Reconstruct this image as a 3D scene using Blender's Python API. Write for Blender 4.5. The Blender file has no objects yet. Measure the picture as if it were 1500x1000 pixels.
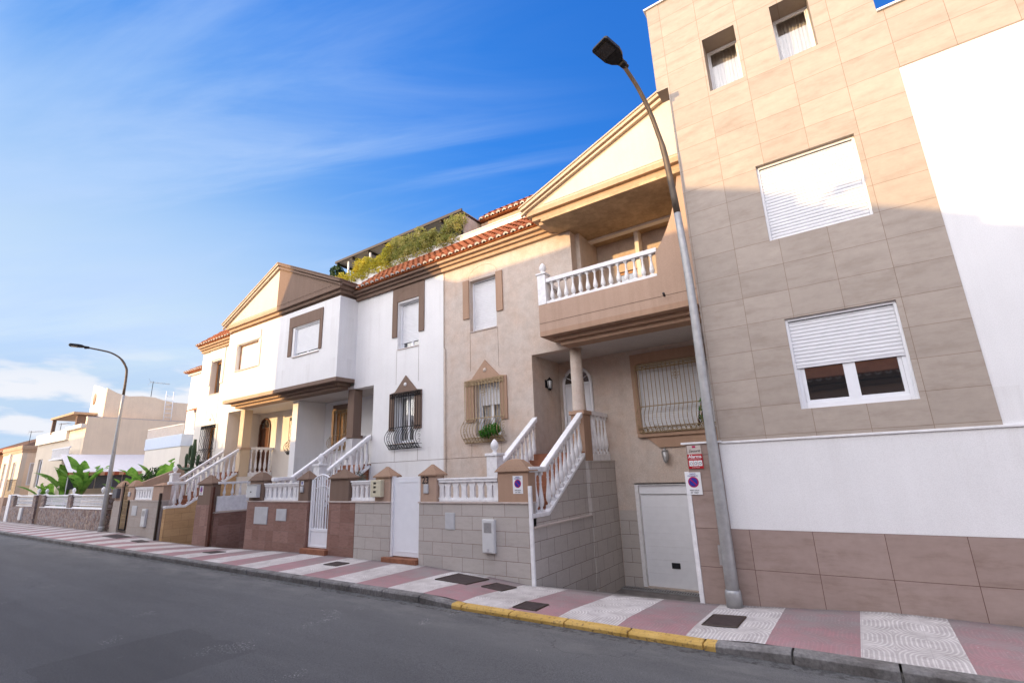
import bpy, math, random
from math import radians as R, sin, cos, pi
from mathutils import Vector, Matrix, noise
random.seed(7)
SC = bpy.context.scene
COL = SC.collection

# ------------------------------------------------------------------ mesh helpers
class MB:
    def __init__(s): s.v=[]; s.f=[]; s.sm=[]
    def add(s, vs, fs, smooth=False):
        n=len(s.v); s.v+= [tuple(v) for v in vs]
        for f in fs: s.f.append([n+i for i in f]); s.sm.append(smooth)
        return s
    def box(s,x0,x1,y0,y1,z0,z1):
        if x0>x1: x0,x1=x1,x0
        if y0>y1: y0,y1=y1,y0
        if z0>z1: z0,z1=z1,z0
        v=[(x,y,z) for z in (z0,z1) for y in (y0,y1) for x in (x0,x1)]
        return s.add(v,[(0,2,3,1),(4,5,7,6),(0,1,5,4),(2,6,7,3),(0,4,6,2),(1,3,7,5)])
    def prism(s,poly,axis,a,b):
        """poly: 2D points; axis 'x': poly=(y,z) ; 'y': poly=(x,z) ; 'z': poly=(x,y)"""
        n=len(poly)
        def P(p,t): return {'x':(t,p[0],p[1]),'y':(p[0],t,p[1]),'z':(p[0],p[1],t)}[axis]
        v=[P(p,a) for p in poly]+[P(p,b) for p in poly]
        f=[list(range(n)),list(range(2*n-1,n-1,-1))]+[(i,i+n,(i+1)%n+n,(i+1)%n) for i in range(n)]
        return s.add(v,f)
    def lathe(s,prof,cx=0,cy=0,cz=0,n=12,sq=None):
        v=[];f=[]
        for r,z in prof:
            for k in range(n):
                a=2*pi*k/n; v.append((cx+r*cos(a),cy+r*sin(a),cz+z))
        m=len(prof)
        for i in range(m-1):
            for k in range(n):
                k2=(k+1)%n; f.append((i*n+k,i*n+k2,(i+1)*n+k2,(i+1)*n+k))
        s.add(v,f,True)
        s.add(v[:n],[list(range(n-1,-1,-1))]); s.add(v[-n:],[list(range(n))])
        return s
    def tube(s,pts,rad,n=6,cap=True):
        pts=[Vector(p) for p in pts]; m=len(pts)
        if not hasattr(rad,'__len__'): rad=[rad]*m
        v=[];f=[]
        for i,p in enumerate(pts):
            t=(pts[min(i+1,m-1)]-pts[max(i-1,0)]).normalized()
            ref=Vector((0,0,1)) if abs(t.z)<.9 else Vector((1,0,0))
            a=t.cross(ref).normalized(); b=t.cross(a)
            for k in range(n):
                an=2*pi*k/n; v.append(p+(a*cos(an)+b*sin(an))*rad[i])
        for i in range(m-1):
            for k in range(n):
                k2=(k+1)%n; f.append((i*n+k,i*n+k2,(i+1)*n+k2,(i+1)*n+k))
        s.add(v,f,n>4)
        if cap: s.add(v[:n],[list(range(n))]); s.add(v[-n:],[list(range(n-1,-1,-1))])
        return s
    def wall(s,a0,a1,z0,z1,holes,t0,t1,axis='y'):
        """thick wall in a/z (or a/b) plane between t0 and t1 along axis; holes list of (a0,a1,z0,z1)"""
        if a0>a1: a0,a1=a1,a0
        hs=[(min(h[0],h[1]),max(h[0],h[1]),min(h[2],h[3]),max(h[2],h[3])) for h in holes]
        A=sorted({a0,a1}|{min(max(v,a0),a1) for h in hs for v in h[:2]})
        Z=sorted({z0,z1}|{min(max(v,z0),z1) for h in hs for v in h[2:]})
        def P(a,z,t): return {'y':(a,t,z),'x':(t,a,z),'z':(a,z,t)}[axis]
        def solid(i,j):
            if i<0 or j<0 or i>=len(A)-1 or j>=len(Z)-1: return False
            ca=(A[i]+A[i+1])/2; cz=(Z[j]+Z[j+1])/2
            return not any(h[0]<ca<h[1] and h[2]<cz<h[3] for h in hs)
        for i in range(len(A)-1):
            for j in range(len(Z)-1):
                if not solid(i,j): continue
                q=[(A[i],Z[j]),(A[i+1],Z[j]),(A[i+1],Z[j+1]),(A[i],Z[j+1])]
                s.add([P(a,z,t0) for a,z in q],[(0,1,2,3)]); s.add([P(a,z,t1) for a,z in q],[(3,2,1,0)])
                for (di,dj,k) in ((0,-1,0),(1,0,1),(0,1,2),(-1,0,3)):
                    if not solid(i+di,j+dj):
                        p,r=q[k],q[(k+1)%4]
                        s.add([P(*p,t0),P(*r,t0),P(*r,t1),P(*p,t1)],[(0,1,2,3)])
        return s
    def xf(s,M,start=0):
        for i in range(start,len(s.v)): s.v[i]=tuple(M@Vector(s.v[i]))
        return s
OFF={}
def _mesh(name,mb,mat,off=(0,0,0),fix=True):
    me=bpy.data.meshes.new(name)
    me.from_pydata([(v[0]-off[0],v[1]-off[1],v[2]-off[2]) for v in mb.v],[],mb.f)
    for p,sm in zip(me.polygons,mb.sm): p.use_smooth=sm
    if fix:
        import bmesh
        bm=bmesh.new(); bm.from_mesh(me); bmesh.ops.remove_doubles(bm,verts=bm.verts,dist=1e-5)
        bmesh.ops.recalc_face_normals(bm,faces=bm.faces); bm.to_mesh(me); bm.free()
    if mat: me.materials.append(mat)
    return me
def tag(o,label=None,cat=None,group=None,kind=None):
    if label: o['label']=label
    if cat: o['category']=cat
    if group: o['group']=group
    if kind: o['kind']=kind
    return o
def root(name,loc,label,cat,group=None):
    o=bpy.data.objects.new(name,None); COL.objects.link(o); o.location=loc; OFF[o.name]=Vector(loc)
    o.empty_display_size=.2
    return tag(o,label,cat,group)
def part(name,mb,mat,parent,bevel=0,fix=True):
    off=OFF[parent.name]
    o=bpy.data.objects.new(name,_mesh(name,mb,mat,off,fix)); COL.objects.link(o)
    o.parent=parent; OFF[o.name]=off
    if bevel:
        m=o.modifiers.new('Bevel','BEVEL'); m.width=bevel; m.segments=2; m.limit_method='ANGLE'; m.angle_limit=R(35)
    return o
def inst(name,me,parent,loc,scale=(1,1,1),rz=0):
    o=bpy.data.objects.new(name,me); COL.objects.link(o); o.parent=parent
    o.location=Vector(loc)-OFF[parent.name]; o.scale=scale; o.rotation_euler=(0,0,rz); return o
def solo(name,mb,mat,loc,label=None,cat=None,group=None,kind=None,bevel=0,fix=True):
    o=bpy.data.objects.new(name,_mesh(name,mb,mat,loc,fix)); COL.objects.link(o); o.location=loc; OFF[o.name]=Vector(loc)
    if bevel:
        m=o.modifiers.new('Bevel','BEVEL'); m.width=bevel; m.segments=2; m.limit_method='ANGLE'; m.angle_limit=R(35)
    return tag(o,label,cat,group,kind)

# ------------------------------------------------------------------ materials
MATS={}
class NT:
    def __init__(s,name,rough=.8,spec=.3):
        s.m=bpy.data.materials.new(name); s.m.use_nodes=True; s.t=s.m.node_tree; s.n=s.t.nodes; s.l=s.t.links
        s.b=s.n['Principled BSDF']; s.b.inputs['Roughness'].default_value=rough
        s.b.inputs['Specular IOR Level'].default_value=spec
    def new(s,t,**k):
        n=s.n.new(t)
        for a,v in k.items(): setattr(n,a,v)
        return n
    def pos(s):
        g=s.new('ShaderNodeNewGeometry'); return g.outputs['Position']
    def noise(s,scale,detail=4,rough=.55,vec=None,sc=(1,1,1)):
        n=s.new('ShaderNodeTexNoise'); n.inputs['Scale'].default_value=scale; n.inputs['Detail'].default_value=detail; n.inputs['Roughness'].default_value=rough
        v=vec or s.pos()
        if sc!=(1,1,1):
            m=s.new('ShaderNodeVectorMath',operation='MULTIPLY'); s.l.new(v,m.inputs[0]); m.inputs[1].default_value=sc; v=m.outputs[0]
        s.l.new(v,n.inputs['Vector']); return n.outputs['Fac']
    def ramp(s,fac,stops):
        r=s.new('ShaderNodeValToRGB'); s.l.new(fac,r.inputs[0]); e=r.color_ramp.elements
        e[0].position,e[0].color=stops[0][0],(*stops[0][1],1); e[1].position,e[1].color=stops[-1][0],(*stops[-1][1],1)
        for p,c in stops[1:-1]:
            q=e.new(p); q.color=(*c,1)
        return r.outputs[0]
    def mix(s,fac,a,b,mode='MIX'):
        m=s.new('ShaderNodeMix',data_type='RGBA',blend_type=mode)
        if isinstance(fac,(int,float)): m.inputs[0].default_value=fac
        else: s.l.new(fac,m.inputs[0])
        for i,c in ((6,a),(7,b)):
            if isinstance(c,tuple): m.inputs[i].default_value=(*c,1)
            else: s.l.new(c,m.inputs[i])
        return m.outputs[2]
    def math(s,op,a,b=None,c=None):
        m=s.new('ShaderNodeMath',operation=op)
        for i,x in enumerate((a,b,c)):
            if x is None: continue
            if isinstance(x,(int,float)): m.inputs[i].default_value=x
            else: s.l.new(x,m.inputs[i])
        return m.outputs[0]
    def col(s,c):
        if isinstance(c,tuple): s.b.inputs['Base Color'].default_value=(*c,1)
        else: s.l.new(c,s.b.inputs['Base Color'])
    def bump(s,h,strength=.3,dist=.01):
        b=s.new('ShaderNodeBump'); b.inputs['Strength'].default_value=strength; b.inputs['Distance'].default_value=dist
        s.l.new(h,b.inputs['Height']); s.l.new(b.outputs[0],s.b.inputs['Normal'])
    def uv(s):
        """wall coordinates: (x or y along the wall, z)"""
        g=s.new('ShaderNodeNewGeometry'); sp=s.new('ShaderNodeSeparateXYZ'); s.l.new(g.outputs['Position'],sp.inputs[0])
        sn=s.new('ShaderNodeSeparateXYZ'); s.l.new(g.outputs['True Normal'],sn.inputs[0])
        ax=s.math('GREATER_THAN',s.math('ABSOLUTE',sn.outputs[0]),.6)
        u=s.math('ADD',s.math('MULTIPLY',sp.outputs[0],s.math('SUBTRACT',1,ax)),s.math('MULTIPLY',sp.outputs[1],ax))
        return u,sp.outputs[2],sp
def sc(c,k): return tuple(min(1,x*k) for x in c)
def stained(mat,zs,k=.16):
    m=NT.__new__(NT); m.m=mat; m.t=mat.node_tree; m.n=m.t.nodes; m.l=m.t.links; m.b=m.n['Principled BSDF']
    src=m.b.inputs['Base Color'].links[0].from_socket
    sp=m.new('ShaderNodeSeparateXYZ'); m.l.new(m.pos(),sp.inputs[0])
    st=m.ramp(m.noise(1.0,5,.65,sc=(3.2,3.2,.22)),[(.52,(0,0,0)),(.72,(1,1,1))])
    acc=None
    for z,d in zs:
        f=m.math('MULTIPLY',m.math('LESS_THAN',sp.outputs[2],z),m.math('MAXIMUM',m.math('SUBTRACT',1,m.math('DIVIDE',m.math('SUBTRACT',z,sp.outputs[2]),d)),0))
        acc=f if acc is None else m.math('MAXIMUM',acc,f)
    fac=m.math('MULTIPLY',m.math('MULTIPLY',acc,st),k)
    m.col(m.mix(fac,src,(.30,.26,.22)))
def plain(name,c,rough=.6,metal=0,spec=.4,var=.12,bump=0,nscale=6):
    if name in MATS: return MATS[name]
    m=NT(name,rough,spec)
    f=m.noise(nscale,5); m.col(m.ramp(f,[(.3,sc(c,1-var)),(.7,sc(c,1+var*.5))]))
    m.b.inputs['Metallic'].default_value=metal
    if bump: m.bump(m.noise(nscale*12,3),bump,.004)
    MATS[name]=m.m; return m.m
def stucco(name,c,grain=.12,gs=130,bump=.35,blotch=.1,streak=.12):
    if name in MATS: return MATS[name]
    m=NT(name,.9,.15)
    g=m.noise(gs,3,.7); b=m.noise(1.1,5,.6); st=m.noise(1.0,4,.6,sc=(7,7,.35))
    c1=m.ramp(g,[(.33,sc(c,1-grain*1.6)),(.62,sc(c,1+grain))])
    c2=m.mix(1.0,c1,m.ramp(b,[(.3,(1-blotch,)*3),(.7,(1,1,1))]),'MULTIPLY')
    c3=m.mix(1.0,c2,m.ramp(st,[(.35,(1-streak,1-streak*1.1,1-streak*1.25)),(.6,(1,1,1))]),'MULTIPLY')
    m.col(c3); m.bump(g,bump,.006); MATS[name]=m.m; return m.m
def tiles(name,c1,c2,w,h,mortar,mc,off=0,ox=0,oz=0,vein=.18,rough=.55,bump=.4,gs=1.6,speck=0,squash=(.8,.8,3.2)):
    if name in MATS: return MATS[name]
    m=NT(name,rough,.35); u,z,_=m.uv()
    cb=m.new('ShaderNodeCombineXYZ'); m.l.new(m.math('ADD',u,ox),cb.inputs[0]); m.l.new(m.math('ADD',z,oz),cb.inputs[1])
    br=m.new('ShaderNodeTexBrick'); br.offset=off; br.squash=1; br.inputs['Scale'].default_value=1
    br.inputs['Brick Width'].default_value=w; br.inputs['Row Height'].default_value=h; br.inputs['Mortar Size'].default_value=mortar
    br.inputs['Mortar Smooth'].default_value=.1; br.inputs['Bias'].default_value=0
    br.inputs['Color1'].default_value=(*c1,1); br.inputs['Color2'].default_value=(*c2,1); br.inputs['Mortar'].default_value=(*mc,1)
    m.l.new(cb.outputs[0],br.inputs['Vector'])
    rnd=m.new('ShaderNodeTexWhiteNoise'); rnd.noise_dimensions='2D'
    fl=m.new('ShaderNodeVectorMath',operation='FLOOR'); dv=m.new('ShaderNodeVectorMath',operation='DIVIDE'); m.l.new(cb.outputs[0],dv.inputs[0]); dv.inputs[1].default_value=(w,h,1); m.l.new(dv.outputs[0],fl.inputs[0]); m.l.new(fl.outputs[0],rnd.inputs['Vector'])
    sh=m.new('ShaderNodeVectorMath',operation='MULTIPLY_ADD'); m.l.new(rnd.outputs['Color'],sh.inputs[0]); sh.inputs[1].default_value=(9,9,9); m.l.new(m.pos(),sh.inputs[2])
    v=m.noise(gs,8,.72,vec=sh.outputs[0],sc=squash); v2=m.noise(gs*5,4,.6)
    t=m.mix(1.0,br.outputs['Color'],m.ramp(v,[(.28,(1-vein,1-vein*1.15,1-vein*1.3)),(.5,(1,1,1)),(.72,(1+vein*.5,)*3)]),'MULTIPLY')
    t=m.mix(1.0,t,m.ramp(v2,[(.3,(1-vein*.4,)*3),(.7,(1,1,1))]),'MULTIPLY')
    if speck:
        t=m.mix(1.0,t,m.ramp(m.noise(170,2,.8),[(.35,(1-speck,)*3),(.65,(1+speck*.4,)*3)]),'MULTIPLY')
    m.col(t); m.bump(m.math('SUBTRACT',1,br.outputs['Fac']),bump,.004)
    MATS[name]=m.m; return m.m
def beige():
    m=NT('beige_granular_stucco',.9,.15)
    g=m.noise(95,3,.75); b=m.noise(.9,6,.65); b2=m.noise(4,5,.6); st=m.noise(1.0,4,.6,sc=(5,5,.5))
    base=m.ramp(b,[(.33,(.57,.515,.465)),(.52,(.585,.50,.435)),(.76,(.60,.465,.37))])
    t=m.mix(1,base,m.ramp(g,[(.30,(.66,.64,.62)),(.62,(1.12,1.12,1.12))]),'MULTIPLY')
    t=m.mix(1,t,m.ramp(b2,[(.3,(.90,.88,.86)),(.6,(1.03,1.03,1.03))]),'MULTIPLY')
    t=m.mix(1,t,m.ramp(st,[(.30,(.96,.94,.92)),(.5,(1,1,1))]),'MULTIPLY')
    m.col(t); m.bump(g,.55,.006); return m.m
WHITE=stucco('white_stucco',(.79,.79,.785),.05,90,.25,.06,.02)
CREAM=stucco('cream_stucco',(.80,.75,.67),.05,90,.25,.06,.02)
PEDC=stucco('pale_gold_render',(.60,.49,.37),.07,90,.25,.08,.03)
TYMP=stucco('tympanum_render',(.66,.59,.51),.07,90,.25,.08,.02)
COLC=stucco('warm_cream_render',(.66,.53,.37),.07,90,.25,.08,.03)
BEIGE=beige()
TAN=stucco('tan_trim_stucco',(.43,.285,.20),.12,140,.4,.10,.08)
BROWN=stucco('brown_trim_stucco',(.22,.155,.12),.1,120,.35,.08,.08)
GOLD=stucco('golden_trim_stucco',(.52,.37,.25),.08,100,.3,.08,.1)
CEIL=stucco('mottled_soffit',(.56,.41,.25),.10,7,.2,.35,.0)
CEILG=stucco('grey_soffit',(.55,.51,.48),.05,60,.2,.1,.05)
FARW=stucco('far_peach_render',(.86,.69,.50),.05,30,.2,.10,.04)
FARC=stucco('far_cream_render',(.76,.66,.52),.05,30,.2,.1,.04)
PAINT=plain('white_paint',(.80,.80,.80),.5,0,.35,.13,.1,9)
PVC=plain('white_pvc',(.8,.82,.85),.3,0,.5,.03)
GREYMET=plain('galvanised_steel',(.40,.40,.395),.5,.55,.5,.16,.05,9)
DARKMET=plain('dark_brown_paint',(.045,.03,.02),.5,.2,.4,.2)
LAMPBLK=plain('lamp_head_black',(.012,.012,.013),.55,.1,.3,.2)
IRON=plain('black_wrought_iron',(.010,.010,.011),.7,0,.2,.2)
GOLDIRON=plain('tan_painted_iron',(.40,.30,.17),.5,.2,.4,.2)
WOOD=plain('varnished_wood',(.45,.20,.06),.4,0,.5,.3,.1,5)
DWOOD=plain('dark_wood_door',(.10,.035,.015),.4,0,.5,.3,.1,5)
RUST=plain('terracotta_step',(.27,.11,.06),.7,0,.3,.25,.1,8)
SHUT=plain('shutter_slats',(.70,.71,.73),.4,0,.4,.04)
CURT=plain('lace_curtain',(.60,.585,.56),.9,0,.1,.08,.1,10)
DARK=plain('dark_interior',(.03,.03,.035),.9,0,.1,.2)
GREYP=plain('grey_plastic',(.50,.51,.52),.5,0,.4,.1)
CREAMP=plain('cream_plastic',(.62,.58,.42),.45,0,.4,.06)
LGREY=plain('light_grey_plastic',(.62,.63,.62),.45,0,.4,.05)
LINE=plain('joint_groove_dark',(.16,.11,.08),.9,0,.1,.15)
COVER=plain('cast_iron_cover',(.055,.038,.036),.65,.2,.4,.3,.5,14)
RED=plain('sign_red',(.40,.012,.02),.4,0,.4,.08)
BLUE=plain('sign_blue',(.025,.035,.30),.4,0,.4,.08)
MAGENTA=plain('sign_ring_red',(.42,.012,.09),.4,0,.4,.08)
SIGNW=plain('sign_white',(.78,.79,.80),.4,0,.4,.04)
SIGNK=plain('sign_black',(.02,.02,.025),.4,0,.4,.1)
SIGNG=plain('sign_beige',(.55,.49,.44),.5,0,.4,.06)
MARBLE=plain('pale_stone_coping',(.55,.47,.42),.4,0,.4,.15,.1,10)
POT=plain('dark_pot',(.03,.025,.02),.7)
TARP=plain('grey_tarpaulin',(.12,.12,.13),.6,0,.3,.2)
AWN=plain('white_awning_cloth',(.74,.70,.68),.8,0,.2,.05)
def glass_mat():
    m=NT('window_glass',.03,.9); m.col((.012,.015,.018)); m.b.inputs['IOR'].default_value=1.9; return m.m
GLASS=glass_mat()
TRAV=tiles('travertine_tile',(.365,.31,.26),(.41,.35,.295),.725,.483,.0034,(.22,.15,.105),0,1.19+7.25,-.135,.2)
TRAVB=tiles('travertine_base_tile',(.315,.235,.20),(.36,.275,.24),.9,.613,.004,(.12,.06,.045),0,.77+9,-1.058+6.13,.22)
GRANT=tiles('beige_granite_block',(.45,.415,.38),(.51,.47,.43),.62,.30,.005,(.23,.17,.14),.5,.1,.05,.1,.7,.5,3,.16)
GRANR=tiles('red_brown_wall_tile',(.235,.125,.095),(.31,.18,.145),.42,.33,.005,(.22,.14,.11),0,.2,.1,.28,.5,.4,6)
GRANG=tiles('grey_wall_tile',(.36,.315,.28),(.39,.34,.30),.62,.42,.004,(.26,.2,.17),.5,.2,.1,.1,.7,.4,3,.06)
OCHRE=tiles('ochre_wall_tile',(.52,.33,.16),(.57,.37,.19),.6,.30,.004,(.28,.16,.07),.5,0,0,.15,.7,.4,3)
RAMPW=tiles('ramp_wall_tile',(.47,.435,.40),(.53,.49,.45),.60,.36,.005,(.15,.11,.09),.5,.15,.06,.08,.7,.5,3,.2)
def stone_mat():
    m=NT('rubble_stone',.85,.2)
    v=m.new('ShaderNodeTexVoronoi',feature='DISTANCE_TO_EDGE'); v.inputs['Scale'].default_value=6.5; m.l.new(m.pos(),v.inputs['Vector'])
    v2=m.new('ShaderNodeTexVoronoi'); v2.inputs['Scale'].default_value=6.5; m.l.new(m.pos(),v2.inputs['Vector'])
    s=m.new('ShaderNodeSeparateColor'); m.l.new(v2.outputs['Color'],s.inputs[0])
    c=m.ramp(s.outputs[0],[(0,(.20,.14,.12)),(.35,(.34,.25,.21)),(.7,(.30,.27,.27)),(1,(.44,.33,.25))])
    k=m.math('MINIMUM',m.math('MULTIPLY',v.outputs['Distance'],14),1)
    m.col(m.mix(k,(.12,.10,.095),c)); m.bump(k,.7,.03); return m.m
STONE=stone_mat()
def rooftile():
    m=NT('clay_roof_tile',.8,.2); n=m.noise(9,4); n2=m.noise(1.7,3)
    c=m.ramp(n,[(.3,(.34,.095,.035)),(.7,(.58,.22,.09))]); m.col(m.mix(1,c,m.ramp(n2,[(.3,(.7,.66,.62)),(.7,(1,1,1))]),'MULTIPLY'))
    m.bump(n,.4,.01); return m.m
CLAY=rooftile()
MORT=plain('tile_end_mortar',(.80,.76,.70),.9,0,.1,.15)
def asphalt():
    m=NT('asphalt',.92,.25)
    a=m.noise(60,5,.8); b=m.noise(.45,7,.65,sc=(.3,1,1)); f=m.noise(210,2,.9); tr=m.noise(1.2,4,.6,sc=(.12,2.2,1))
    base=m.ramp(a,[(.28,(.062,.0625,.0635)),(.72,(.160,.161,.163))])
    t=m.mix(1,base,m.ramp(b,[(.32,(.84,.84,.84)),(.68,(1.14,1.14,1.13))]),'MULTIPLY')
    t=m.mix(1,t,m.ramp(tr,[(.35,(.94,.94,.94)),(.65,(1.03,1.03,1.03))]),'MULTIPLY')
    t=m.mix(1,t,m.ramp(f,[(.34,(.5,.5,.5)),(.52,(1,1,1)),(.68,(1.8,1.78,1.75))]),'MULTIPLY')
    sp=m.new('ShaderNodeSeparateXYZ'); m.l.new(m.pos(),sp.inputs[0])
    # older darker repair patches
    x,y=sp.outputs[0],sp.outputs[1]
    for (x0,x1,y0,y1,k) in ((-9.3,-7.2,2.2,4.1,.80),(-24,-19,1.0,3.2,.84),(-1.0,2.5,3.0,4.6,.86)):
        wob=m.math('MULTIPLY',m.math('SUBTRACT',m.noise(3,4),.5),.25); xw=m.math('ADD',x,wob); yw=m.math('ADD',y,wob)
        ins=m.math('MULTIPLY',m.math('MULTIPLY',m.math('GREATER_THAN',xw,x0),m.math('LESS_THAN',xw,x1)),m.math('MULTIPLY',m.math('GREATER_THAN',yw,y0),m.math('LESS_THAN',yw,y1)))
        t=m.mix(m.math('MULTIPLY',ins,1-k),t,(.03,.03,.03))
    # dust and grit along the gutter
    g=m.math('MULTIPLY',m.math('MAXIMUM',m.math('SUBTRACT',1,m.math('MULTIPLY',m.math('ABSOLUTE',m.math('SUBTRACT',y,6.55)),1.1)),0),m.ramp(m.noise(2.2,7,.7,sc=(.4,1,1)),[(.40,(.05,.05,.05)),(.70,(.75,.75,.75))]))
    t=m.mix(g,t,(.19,.185,.175))
    gr=m.math('MULTIPLY',m.math('GREATER_THAN',y,6.8),m.ramp(m.noise(9,4,.7),[(.45,(0,0,0)),(.6,(.8,.8,.8))])); t=m.mix(gr,t,(.045,.043,.04))
    # small pale paint scuffs and specks
    fl=m.math('MULTIPLY',m.math('GREATER_THAN',m.noise(30,3,.7),.60),m.math('GREATER_THAN',m.noise(1.1,3,.5),.665)); t=m.mix(m.math('MULTIPLY',fl,.55),t,(.42,.41,.40))
    # a few long hairline cracks
    cr=m.new('ShaderNodeTexVoronoi',feature='DISTANCE_TO_EDGE'); cr.inputs['Scale'].default_value=.22
    wv=m.new('ShaderNodeVectorMath',operation='MULTIPLY_ADD'); nn=m.new('ShaderNodeTexNoise'); nn.inputs['Scale'].default_value=1.6; nn.inputs['Detail'].default_value=8; m.l.new(m.pos(),nn.inputs['Vector'])
    m.l.new(nn.outputs['Color'],wv.inputs[0]); wv.inputs[1].default_value=(1.1,1.1,0); m.l.new(m.pos(),wv.inputs[2]); m.l.new(wv.outputs[0],cr.inputs['Vector'])
    crk=m.math('MULTIPLY',m.math('LESS_THAN',cr.outputs['Distance'],.0013),m.math('GREATER_THAN',m.noise(.5,2),.53))
    t=m.mix(m.math('MULTIPLY',crk,.5),t,(.05,.05,.05))
    m.col(t); m.bump(a,.7,.010); return m.m
ASPH=asphalt()
def paving():
    m=NT('striped_paving',.85,.2)
    g=m.new('ShaderNodeNewGeometry'); sp=m.new('ShaderNodeSeparateXYZ'); m.l.new(g.outputs['Position'],sp.inputs[0])
    x,y=sp.outputs[0],sp.outputs[1]
    k=m.math('FLOOR',m.math('DIVIDE',m.math('ADD',x,4.2+96.2*2),.962))
    even=m.math('LESS_THAN',m.math('MODULO',k,2),.5)
    n1=m.noise(1.6,6,.65); n2=m.noise(26,5,.7); n3=m.noise(5,4,.6)
    white=m.ramp(n1,[(.3,(.58,.55,.52)),(.7,(.74,.71,.68))])
    dg=m.math('MULTIPLY',m.math('SUBTRACT',y,7.0),.45); dn=m.math('ADD',m.math('MULTIPLY',m.math('SUBTRACT',n1,.5),2.2),dg)
    pink=m.ramp(dn,[(.15,(.39,.215,.225)),(.5,(.33,.205,.208)),(.95,(.28,.235,.228))])
    c=m.mix(even,pink,white)
    # dirt towards grey and scuffs
    c=m.mix(m.ramp(n3,[(.42,(0,0,0)),(.8,(.6,.6,.6))]),c,(.30,.265,.26))
    c=m.mix(m.math('MULTIPLY',m.math('GREATER_THAN',n2,.66),.5),c,(.62,.58,.57))
    # tiles of .32 m with fingerprint ridges
    T=.321
    fx=m.math('FRACT',m.math('DIVIDE',m.math('ADD',x,200.0),T)); fy=m.math('FRACT',m.math('DIVIDE',m.math('ADD',y,10.0),T))
    ix=m.math('FLOOR',m.math('DIVIDE',m.math('ADD',x,200.0),T)); iy=m.math('FLOOR',m.math('DIVIDE',m.math('ADD',y,10.0),T))
    px=m.math('MODULO',ix,2); py=m.math('MODULO',iy,2)
    # mirrored local coords so that arcs meet
    lx=m.math('ABSOLUTE',m.math('SUBTRACT',fx,px)); ly=m.math('ABSOLUTE',m.math('SUBTRACT',fy,py))
    ly2=m.math('MAXIMUM',m.math('SUBTRACT',ly,.35),0)
    d=m.math('SQRT',m.math('ADD',m.math('MULTIPLY',lx,lx),m.math('MULTIPLY',ly2,ly2)))
    r=m.math('SINE',m.math('MULTIPLY',d,42))
    rr=m.ramp(r,[(.1,(0,0,0)),(.6,(1,1,1))])
    jx=m.math('MINIMUM',fx,m.math('SUBTRACT',1,fx)); jy=m.math('MINIMUM',fy,m.math('SUBTRACT',1,fy))
    j=m.math('GREATER_THAN',m.math('MINIMUM',jx,jy),.012)
    groove=m.math('MULTIPLY',rr,j)
    c=m.mix(m.math('MULTIPLY',m.math('SUBTRACT',1,groove),m.math('ADD',m.math('MULTIPLY',even,.16),.20)),c,(.19,.155,.15))
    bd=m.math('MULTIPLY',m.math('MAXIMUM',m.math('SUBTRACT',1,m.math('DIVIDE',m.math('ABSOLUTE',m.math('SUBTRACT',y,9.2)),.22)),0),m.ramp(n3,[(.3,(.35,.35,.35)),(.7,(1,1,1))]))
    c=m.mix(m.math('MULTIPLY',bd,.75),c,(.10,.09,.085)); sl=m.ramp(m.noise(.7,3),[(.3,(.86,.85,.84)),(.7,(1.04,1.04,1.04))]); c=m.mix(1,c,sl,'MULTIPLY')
    m.col(c); m.bump(groove,.6,.006); return m.m
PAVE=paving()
def kerbmat():
    m=NT('kerb_stone',.85,.25); sp=m.new('ShaderNodeSeparateXYZ'); m.l.new(m.pos(),sp.inputs[0])
    n=m.noise(22,5,.65); n1=m.noise(2.5,5,.6)
    grey=m.mix(1,m.ramp(n,[(.3,(.14,.135,.13)),(.7,(.27,.26,.25))]),m.ramp(n1,[(.35,(.62,.6,.58)),(.65,(1.1,1.1,1.1))]),'MULTIPLY')
    yel=m.mix(m.ramp(n,[(.55,(0,0,0)),(.66,(.8,.8,.8))]),m.ramp(n1,[(.3,(.46,.29,.07)),(.7,(.62,.41,.13))]),(.12,.09,.06))
    w=m.math('MULTIPLY',m.math('GREATER_THAN',sp.outputs[0],-6.22),m.math('LESS_THAN',sp.outputs[0],-1.86))
    m.col(m.mix(w,grey,yel)); m.bump(n,.6,.01); return m.m
KERB=kerbmat()
def leafmat(name,c1,c2,trans=.35,sc_=3):
    m=NT(name,.5,.3); n=m.noise(sc_,4); m.col(m.ramp(n,[(.3,c1),(.7,c2)]))
    tr=m.new('ShaderNodeBsdfTranslucent'); m.l.new(m.ramp(n,[(.3,sc(c1,1.6)),(.7,sc(c2,1.6))]),tr.inputs[0])
    mx=m.new('ShaderNodeMixShader'); mx.inputs[0].default_value=trans
    m.l.new(m.b.outputs[0],mx.inputs[1]); m.l.new(tr.outputs[0],mx.inputs[2]); m.l.new(mx.outputs[0],m.n['Material Output'].inputs[0]); return m.m
LBAN=leafmat('banana_leaf',(.05,.15,.02),(.20,.36,.06),.45,4)
LYEL=leafmat('yellow_green_leaf',(.34,.33,.03),(.62,.52,.07),.3,2)
LGRN=leafmat('terrace_leaf',(.16,.21,.04),(.50,.44,.15),.3,4)
LDRK=leafmat('dark_leaf',(.018,.045,.015),(.05,.10,.03),.2,3)
LOLV=leafmat('olive_leaf',(.07,.09,.07),(.17,.19,.15),.2,5)
LFERN=leafmat('fern_leaf',(.03,.12,.01),(.08,.25,.03),.3,5)
CACT=plain('cactus_skin',(.03,.06,.025),.6,0,.3,.3,.2)
STEM=plain('green_stem',(.20,.20,.06),.7)
BARK=plain('bark',(.10,.07,.045),.9,0,.1,.3)

stained(WHITE,((2.47,1.1),(8.3,2.0),(6.6,1.2),(3.0,1.2),(9.05,1.4)),.2)
stained(BEIGE,((6.6,1.3),(3.0,1.2),(9.05,.9),(2.57,1.4)),.22)
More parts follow.
